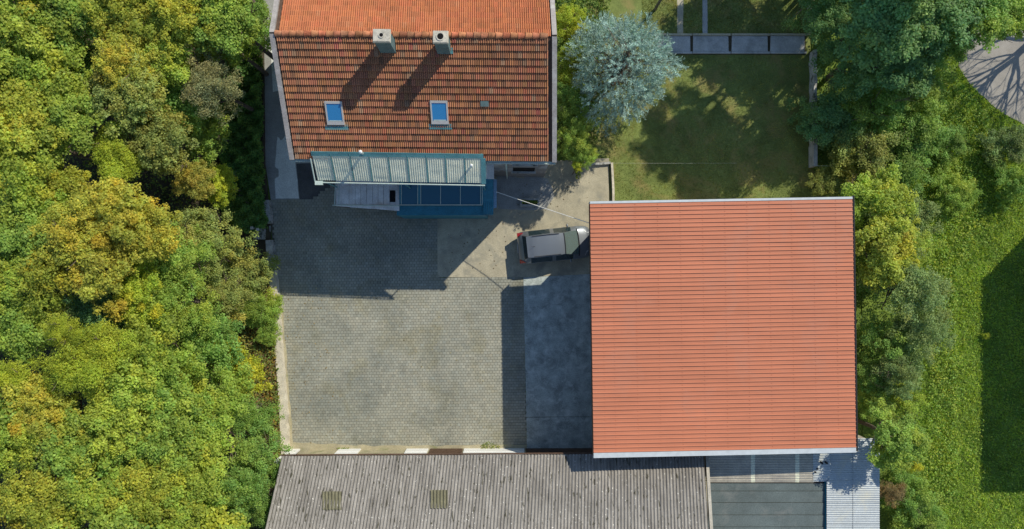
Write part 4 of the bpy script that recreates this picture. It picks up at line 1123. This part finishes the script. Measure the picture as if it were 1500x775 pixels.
east = [
 (1222, 18, 42, 3.2, 'f', 'DG', "dark bluish tree at the top edge, right of the slab path", D_),
 (1290, 22, 56, 6.5, 'm', 'DG', "broad dark green tree at the top edge, midway between slab path and drive", D_),
 (1368, 18, 52, 6.5, 'm', 'DG', "dark green tree at the top edge, above the gravel drive's left end", D_),
 (1440, 14, 46, 6.0, 'm', 'G', "green tree at the top edge overhanging the gravel drive", D_),
 (1490, 22, 34, 5.0, 'm', 'MG', "light green tree in the top right corner", D_),
 (1250, 92, 44, 3.2, 'f', 'DG', "dark low tree beside the upper part of the lawn wall", D_),
 (1316, 88, 48, 4.6, 'm', 'DG', "dark green tree left of the gravel drive", D_),
 (1388, 66, 26, 4.6, 'm', 'G', "green tree whose tips hang over the left rim of the gravel drive", D_),
 (1352, 132, 44, 2.4, 's', 'MG', "lit mid green bush below the gravel drive's left rim", D_),
 (1225, 175, 42, 2.0, 's', 'DG', "low dark green shrub just right of the lawn wall", E_),
 (1290, 152, 42, 2.8, 's', 'G', "shaded green shrub right of the low dark shrub by the lawn wall", E_),
 (1342, 196, 44, 2.0, 's', 'G', "green bush between dark shrubs and the sunny meadow slope", E_),
 (1274, 222, 42, 2.2, 's', 'OL', "olive dry shrub above the hall's upper right corner", E_),
 (1326, 240, 36, 1.6, 's', 'G', "leafy dark green bush right of the olive dry shrub", E_),
 (1214, 268, 24, 1.0, 's', 'OL', "dry low weeds at the end of the lawn wall", E_),
 (1282, 288, 42, 4.2, 'm', 'YG', "yellow-green tree touching the hall's upper right corner", E_),
 (1330, 312, 42, 1.9, 's', 'GR', "grey-green bush right of the yellow-green corner tree", E_),
 (1292, 355, 46, 4.4, 'g', 'GY', "yellowish tree along the hall's right side, its upper third", E_),
 (1336, 366, 36, 3.0, 's', 'YG', "yellow-green bush between the yellowish tree and the meadow", E_),
 (1282, 402, 26, 3.2, 's', 'G', "small green bush close to the hall's right gutter", E_),
 (1334, 424, 46, 4.2, 'f', 'GR', "large grey-green fine leaved tree right of the dark gap by the hall", E_),
 (1352, 486, 36, 3.4, 'f', 'GR', "grey-green fine leaved bush just below the large grey-green tree", E_),
 (1306, 505, 36, 3.0, 's', 'G', "green bush right of the hall, below the dark gap", E_),
 (1326, 540, 36, 3.4, 's', 'GR', "pale green bush right of the hall's lower third", E_),
 (1278, 552, 26, 2.4, 's', 'G', "dark green bush tucked against the hall's right gutter", E_),
 (1290, 594, 24, 2.4, 's', 'MG', "bright leafed small bush beside the hall's lower right corner", E_),
 (1322, 590, 28, 2.2, 's', 'YG', "yellow-green bush right of the hall's lower right corner", E_),
 (1318, 645, 40, 5.2, 'm', 'MG', "green tree overhanging the galvanised roof's upper right corner", E_),
 (1337, 678, 13, 4.6, 'g', 'YB', "small yellow autumn twig tree beside the galvanised roof", E_),
 (1306, 722, 18, 2.0, 'f', 'BR', "brown dried bush along the galvanised roof's right edge", E_),
 (1340, 730, 32, 1.8, 's', 'G', "bluish green shrub right of the brown dried bush", E_),
 (1352, 780, 34, 1.8, 's', 'MG', "low green shrub at the bottom edge right of the brown bush", E_),
 (1484, 214, 30, 1.3, 's', 'GR', "grey-green bush at the right edge below the drive", E_),
 (1494, 268, 26, 1.3, 's', 'G', "green bush at the right edge above the meadow's big shadow", E_),
 (836, 30, 26, 3.4, 's', 'LG', "bright green leafy bush between the house's upper right corner and the blue spruce", "climbing greenery beside the house"),
 (838, 92, 26, 3.4, 's', 'YG', "yellowish green bush between the house and the blue spruce", "climbing greenery beside the house"),
 (838, 150, 26, 4.0, 's', 'G', "green climbing shrub beside the house, level with the skylights", "climbing greenery beside the house"),
 (840, 204, 24, 4.2, 's', 'MG', "green climbing shrub beside the house's lower right corner", "climbing greenery beside the house"),
 (858, 224, 16, 3.8, 's', 'MG', "hanging green creeper at the edge of the concrete yard", "climbing greenery beside the house"),
 (847, 243, 8, 3.6, 's', 'LG', "small yellow-green creeper tip above the concrete yard", "climbing greenery beside the house"),
 (1398, 212, 24, 1.0, 's', 'G', "low dark green shrub on the sunny slope below the drive", E_),
 (1400, 282, 28, 1.0, 's', 'MG', "low bright green shrub on the meadow left of the right edge bush", E_),
 (1446, 492, 5, .35, 's', 'LG', "tiny pale green weed in the meadow's big shadow", E_),
]
for a in east: tree(*a[:7], group=a[7], gz=GZ2)
for (u, v, r, z) in ((1378, -75, 42, 10), (1422, -60, 44, 10.5), (1395, -175, 50, 10.5), (1460, -150, 48, 11), (1215, -165, 55, 6), (1300, -150, 58, 6.5), (1385, -150, 55, 6.5), (1320, -240, 60, 7.5), (1440, -250, 70, 12), (1230, -60, 45, 4.5)):
    tree(u, v, r, z, 'm', 'DG', "tall tree just above the top edge of the photo", group="tall trees above the frame", gz=0)

# ---------------------------------------------------------------- blue spruce
def spruce():
    Rm, Hc, zc = 2.5, 3.7, 3.2
    m = MB(); m.tube([Vector((0, 0, -.2)), Vector((.03, 0, 3.5)), Vector((0, 0, 7.0))], .17, 8, .02)
    Cs, Ts, Ns, Ss, Ks = [], [], [], [], []
    nt = 1650
    for i in range(nt):
        f = rng.random(); el = math.asin(min(1, f)) if rng.random() < .8 else -rng.uniform(0, .55)
        az = i * 2.39996 + rng.normal(0, .25)
        d = np.array([math.cos(az) * math.cos(el), math.sin(az) * math.cos(el), math.sin(el)])
        lob = 1 + .10 * math.sin(3 * az + 1.0) + .08 * math.sin(5 * az + 4 * el) + .10 * math.sin(9 * az + 7 * el)
        sh = rng.choice((1.0, .93, .84, .70)) * lob
        c0 = d * np.array([Rm, Rm, Hc]) * sh + np.array([0, 0, zc])
        td = unit(d * np.array([.9, .9, .55]) + np.array([0, 0, .30]) + rng.normal(size=3) * (.28 + .45 * max(0, math.sin(el)) ** 3))
        tl = rng.uniform(.32, .62); kk = 1 + rng.normal(0, .2)
        if rng.random() < .25:
            m.tube([Vector((0, 0, max(.5, c0[2] - .5))), Vector(c0)], .02, 3, .006)
        for b in range(3):
            bd = unit(td + (rng.normal(size=3) * .55 if b else 0)); l_ = tl * (1 if b == 0 else rng.uniform(.45, .75)); s0 = c0 + td * tl * (0 if b == 0 else rng.uniform(.1, .5))
            n_ = int(l_ * 44); s_ = rng.random(n_)
            side = rng.normal(size=(n_, 3)); side -= bd * (side @ bd)[:, None]; side = unit(side)
            rd = unit(bd * .8 + side * .7 + np.array([0, 0, .2]))
            nn = unit(np.cross(rd, rng.normal(size=(n_, 3)))); nn[nn[:, 2] < 0] *= -1
            Cs.append(s0 + bd * (l_ * s_)[:, None] + rd * .05); Ts.append(rd); Ns.append(nn); Ss.append(rng.uniform(.09, .16, n_)); Ks.append(kk * rng.normal(1, .1, n_))
    C, T, Nn, S_, K = [np.concatenate(x) for x in (Cs, Ts, Ns, Ss, Ks)]
    me = leaves_mesh("spruce_crown", C, Nn, S_, np.clip(np.repeat(K[:, None], 3, 1), .3, 2), mats['needle'], .20, True, T)
    c = P(909, 97, 4.2)
    t = tag(empty("blue_spruce", (c.x, c.y, 0)), "silvery blue spruce between the house and the lawn", "tree")
    o = bpy.data.objects.new("crown", me); o.color = (.36, .51, .455, 1); link(o, t)
    m.build("trunk", mats['bark'], t, True)
spruce()

# ---------------------------------------------------------------- bare tree at the drive
def bare_tree():
    m = MB()
    def branch(p, d, l, r, depth):
        n = 4; pts = [p]
        for k in range(n):
            d = (d + Vector(rng.normal(size=3)) * .10 + Vector((0, 0, .02))).normalized(); pts.append(pts[-1] + d * l / n)
        m.tube(pts, r, 6 if depth < 2 else 4, r * .62)
        if depth == 4: return
        for k in range(4 if depth else 9):
            b = rng.uniform(0, 6.28); s = rng.uniform(.35, .75) * (1 if depth else .85)
            o = d.orthogonal().normalized(); o2 = d.cross(o)
            nd = (d + (o * math.cos(b) + o2 * math.sin(b)) * s).normalized()
            branch(pts[-1] if k < 2 else pts[int(rng.integers(2, n + 1))], nd, l * rng.uniform(.66, .92), r * .46, depth + 1)
    p = P(1532, 28)
    branch(Vector((0, 0, -.1)), Vector((.04, .03, 1)), 2.7, .25, 0)
    t = tag(empty("bare_tree", (p.x, p.y, 0)), "leafless branching tree beyond the right edge that throws its shadow on the gravel drive", "tree")
    m.build("trunk", mats['bark_grey'], t, True)
bare_tree()

# ---------------------------------------------------------------- hedge, undergrowth, grass
def scatter(px, n):
    """n random ground points inside a polygon given in photograph pixels"""
    us = [p[0] for p in px]; vs = [p[1] for p in px]; out = []
    path = np.array(px)
    while sum(len(o) for o in out) < n:
        u = rng.uniform(min(us), max(us), n); v = rng.uniform(min(vs), max(vs), n); c = np.zeros(n, bool)
        for i in range(len(px)):
            (x1, y1), (x2, y2) = px[i], px[i - 1]
            if y1 == y2: continue
            c ^= ((y1 > v) != (y2 > v)) & (u < (x2 - x1) * (v - y1) / (y2 - y1) + x1)
        out.append(np.stack([(u[c] - 750) * .041, (387.5 - v[c]) * .041], 1))
    return np.concatenate(out)[:n]
def wave(x, y, s=1.0, ph=0.0):
    return (np.sin(x * 1.7 * s + ph) * np.cos(y * 1.3 * s + ph * 2) + .6 * np.sin(x * 3.9 * s + y * 3.1 * s + ph) + .5 * np.cos(y * 5.3 * s - x * 2.7 * s)) / 2.1
def leafmass(px, n, z0, z1, leaf, ph, hollow=.55, warm=.2):
    xy = scatter(px, n); hgt = z0 + (z1 - z0) * (.62 + .38 * wave(xy[:, 0], xy[:, 1], 1.6, ph))
    z = z0 + (hgt - z0) * (1 - rng.random(n) ** 2 * hollow)
    C = np.column_stack([xy, z]); Nn = unit(rng.normal(size=(n, 3)) * .55 + np.array([0.1, 0.1, .8]))
    k = rng.normal(1, .17, n) * (1 + .12 * wave(xy[:, 0], xy[:, 1], 2.3, ph + 2)); w_ = np.clip(rng.normal(0, warm, n) + .3 * wave(xy[:, 0], xy[:, 1], .9, ph + 1), -.3, 1)
    cols = np.stack([k * (1 + .7 * w_), k * (1 + .15 * w_), k * (1 - .2 * w_)], 1).clip(.15, 3)
    return C, Nn, leaf * rng.uniform(.7, 1.3, n), cols
def mass(name, color, parts_, parent=None, **tags):
    C, Nn, S_, K = [np.concatenate(x) for x in zip(*parts_)]
    me = leaves_mesh(name, C, Nn, S_, K, mats['leaf']); o = bpy.data.objects.new(name, me); o.color = (*color, 1); link(o, parent)
    return tag(o, **tags)
t = tag(empty("hedge", P(368, 190)), "dark shaded hedge along the path on the left of the house", "hedge")
o = mass("foliage", (.17, .31, .075), [leafmass([(340, -30), (391, -30), (394, 240), (397, 300), (399, 335), (380, 345), (335, 330)], 40000, .35, 1.9, .11, .4)]); child(o, t)
m = MB()
for k in range(26):
    p = P(352 + (k % 3) * 12 + rng.normal(0, 3), -20 + k * 14); m.tube([Vector((p.x, p.y, .2)), Vector((p.x + rng.normal(0, .1), p.y + rng.normal(0, .1), 1.3))], .03, 5)
child(m.build("stem", mats['bark']), t)
mass("undergrowth", (.20, .27, .06), [leafmass([(-150, -150), (345, -150), (340, 330), (400, 395), (415, 560), (418, 690), (395, 900), (-150, 900)], 42000, .32, .95, .15, 1.4, .9, .5)], kind='stuff')
mass("bank_weeds", (.27, .28, .07), [leafmass([(345, 390), (400, 398), (408, 470), (412, 560), (416, 668), (385, 668), (365, 560), (355, 470)], 4600, .33, .85, .11, 2.2, .9, .6)], kind='stuff')
mass("dry_weeds", (.46, .31, .16), [leafmass([(375, 500), (406, 500), (412, 560), (416, 668), (388, 668), (376, 600)], 1500, .33, .6, .12, 3.2, .9, .5), leafmass([(380, 390), (398, 398), (402, 425), (385, 420)], 500, .33, .6, .12, 4.2, .9, .5)], kind='stuff')
mass("ground_cover", (.17, .26, .055), [leafmass([(816, -60), (895, -60), (885, 150), (868, 238), (840, 238), (818, 236)], 9000, .02, .8, .12, .7), leafmass([(1192, -60), (1390, -60), (1395, 110), (1440, 200), (1330, 330), (1300, 420), (1310, 560), (1290, 660), (1290, 900), (1362, 900), (1345, 660), (1370, 560), (1365, 420), (1365, 330)], 1, .02, .5, .12, 1.7),
     leafmass([(1192, -60), (1390, -60), (1395, 110), (1350, 240), (1345, 560), (1345, 850), (1240, 850), (1240, 280), (1192, 235)], 20000, .02, .75, .12, 2.7)], kind='stuff')
def blades(name, color, px, n, h, w_, lean=.5, avoid=None, patch=.25):
    xy = scatter(px, n)
    if avoid:
        u = xy[:, 0] / .041 + 750; v = 387.5 - xy[:, 1] / .041
        keep = np.array([not any(inside(a, b, q) for q in avoid) for a, b in zip(u, v)]); xy = xy[keep]; n = len(xy)
    wv = wave(xy[:, 0], xy[:, 1], .8, .9); wv2 = wave(xy[:, 0], xy[:, 1], 2.6, 2.2)
    hh = h * rng.uniform(.6, 1.3, n) * (1 + .35 * wv2)
    a = rng.uniform(0, 6.28, n); d = np.stack([np.cos(a), np.sin(a), np.zeros(n)], 1); b = rng.uniform(0, 6.28, n)
    ln = np.stack([np.cos(b), np.sin(b), np.zeros(n)], 1) * (hh * rng.uniform(.2, 1.0, n) * lean * 2)[:, None]
    base_ = np.column_stack([xy, np.full(n, .005)])
    V = np.stack([base_ - d * w_ / 2, base_ + d * w_ / 2, base_ + ln * .45 + d * w_ * .35 + np.array([0, 0, 1.0]) * (hh * .7)[:, None], base_ + ln + np.array([0, 0, 1.0]) * hh[:, None]], 1)
    k = rng.normal(1, .15, n) * (1 + .22 * wv + .14 * wave(xy[:, 0], xy[:, 1], .33, 4.0)); w2 = np.clip(patch * wv + patch * .8 * wv2 + rng.normal(0, .12, n), -.35, 1)
    cols = np.stack([k * (1 + .8 * w2), k * (1 + .15 * w2), k * (1 - .2 * w2)], 1).clip(.15, 3)
    o = bpy.data.objects.new(name, quads_mesh(name, V, cols, mats['grass'])); o.color = (*color, 1); link(o)
    return tag(o, kind='stuff')
DRIVE = [(1412, 40), (1402, 72), (1404, 98), (1420, 122), (1450, 152), (1480, 172), (1520, 192), (1700, 250), (1700, 55), (1500, 42), (1470, 48), (1440, 40)]
blades("meadow_grass", (.36, .52, .075), [(1325, 60), (1640, 60), (1640, 880), (1330, 880)], 150000, .11, .036, .9, [DRIVE], .2)
blades("lawn_grass", (.27, .335, .085), [(880, 82), (1186, 82), (1186, 246), (1240, 300), (1240, 318), (898, 318), (898, 238), (880, 238)], 60000, .05, .02, .6, None, .4)
blades("lawn_grass", (.22, .26, .065), [(940, -60), (1183, -60), (1183, 50), (940, 50)], 30000, .06, .02, .6, [[(992, -60), (1001, -60), (1001, 60), (992, 60)], [(1029, -60), (1036, -60), (1036, 60), (1029, 60)]], .4)
# weeds along the joints
mass("joint_weeds", (.25, .32, .05), [leafmass([(706, 650), (716, 646), (732, 652), (734, 657), (704, 657)], 140, .06, .25, .07, 1), leafmass([(495, 655), (512, 655), (512, 659), (495, 659)], 70, .06, .2, .07, 2), leafmass([(768, 404), (771, 404), (773, 655), (770, 655)], 120, .05, .12, .04, 3), leafmass([(765, 294), (788, 294), (788, 299), (765, 299)], 130, .2, .45, .10, 4), leafmass([(838, 240), (848, 240), (849, 262), (843, 264)], 160, .1, .9, .10, 5)], kind='stuff')

def litter(px, n, color, z):
    xy = scatter(px, n); C = np.column_stack([xy, np.full(n, z) + rng.random(n) * .01]); Nn = unit(rng.normal(size=(n, 3)) * .2 + np.array([0, 0, 1.0]))
    me = leaves_mesh("leaf_litter", C, Nn, .09 * rng.uniform(.5, 1.2, n), np.stack([rng.normal(1, .2, n)] * 3, 1).clip(.4, 1.6), mats['leaf']); o = bpy.data.objects.new("leaf_litter", me); o.color = (*color, 1); link(o); tag(o, kind='stuff')
litter([(412, 420), (470, 420), (500, 650), (430, 650)], 110, (.34, .25, .11), .068)
litter([(430, 420), (760, 425), (765, 650), (440, 650)], 70, (.42, .38, .22), .068)
litter([(650, 330), (860, 300), (885, 250), (760, 270), (740, 400), (650, 400)], 90, (.16, .12, .07), .072)

mass("meadow_weeds", (.33, .46, .085), [leafmass([(1345, 60), (1395, 110), (1445, 170), (1440, 330), (1400, 400), (1400, 700), (1360, 860), (1335, 860), (1360, 560)], 9000, .04, .38, .11, 5.7, .8, .3), leafmass([(1400, 300), (1500, 280), (1520, 860), (1390, 860)], 3500, .04, .25, .10, 6.7, .8, .3)], kind='stuff')
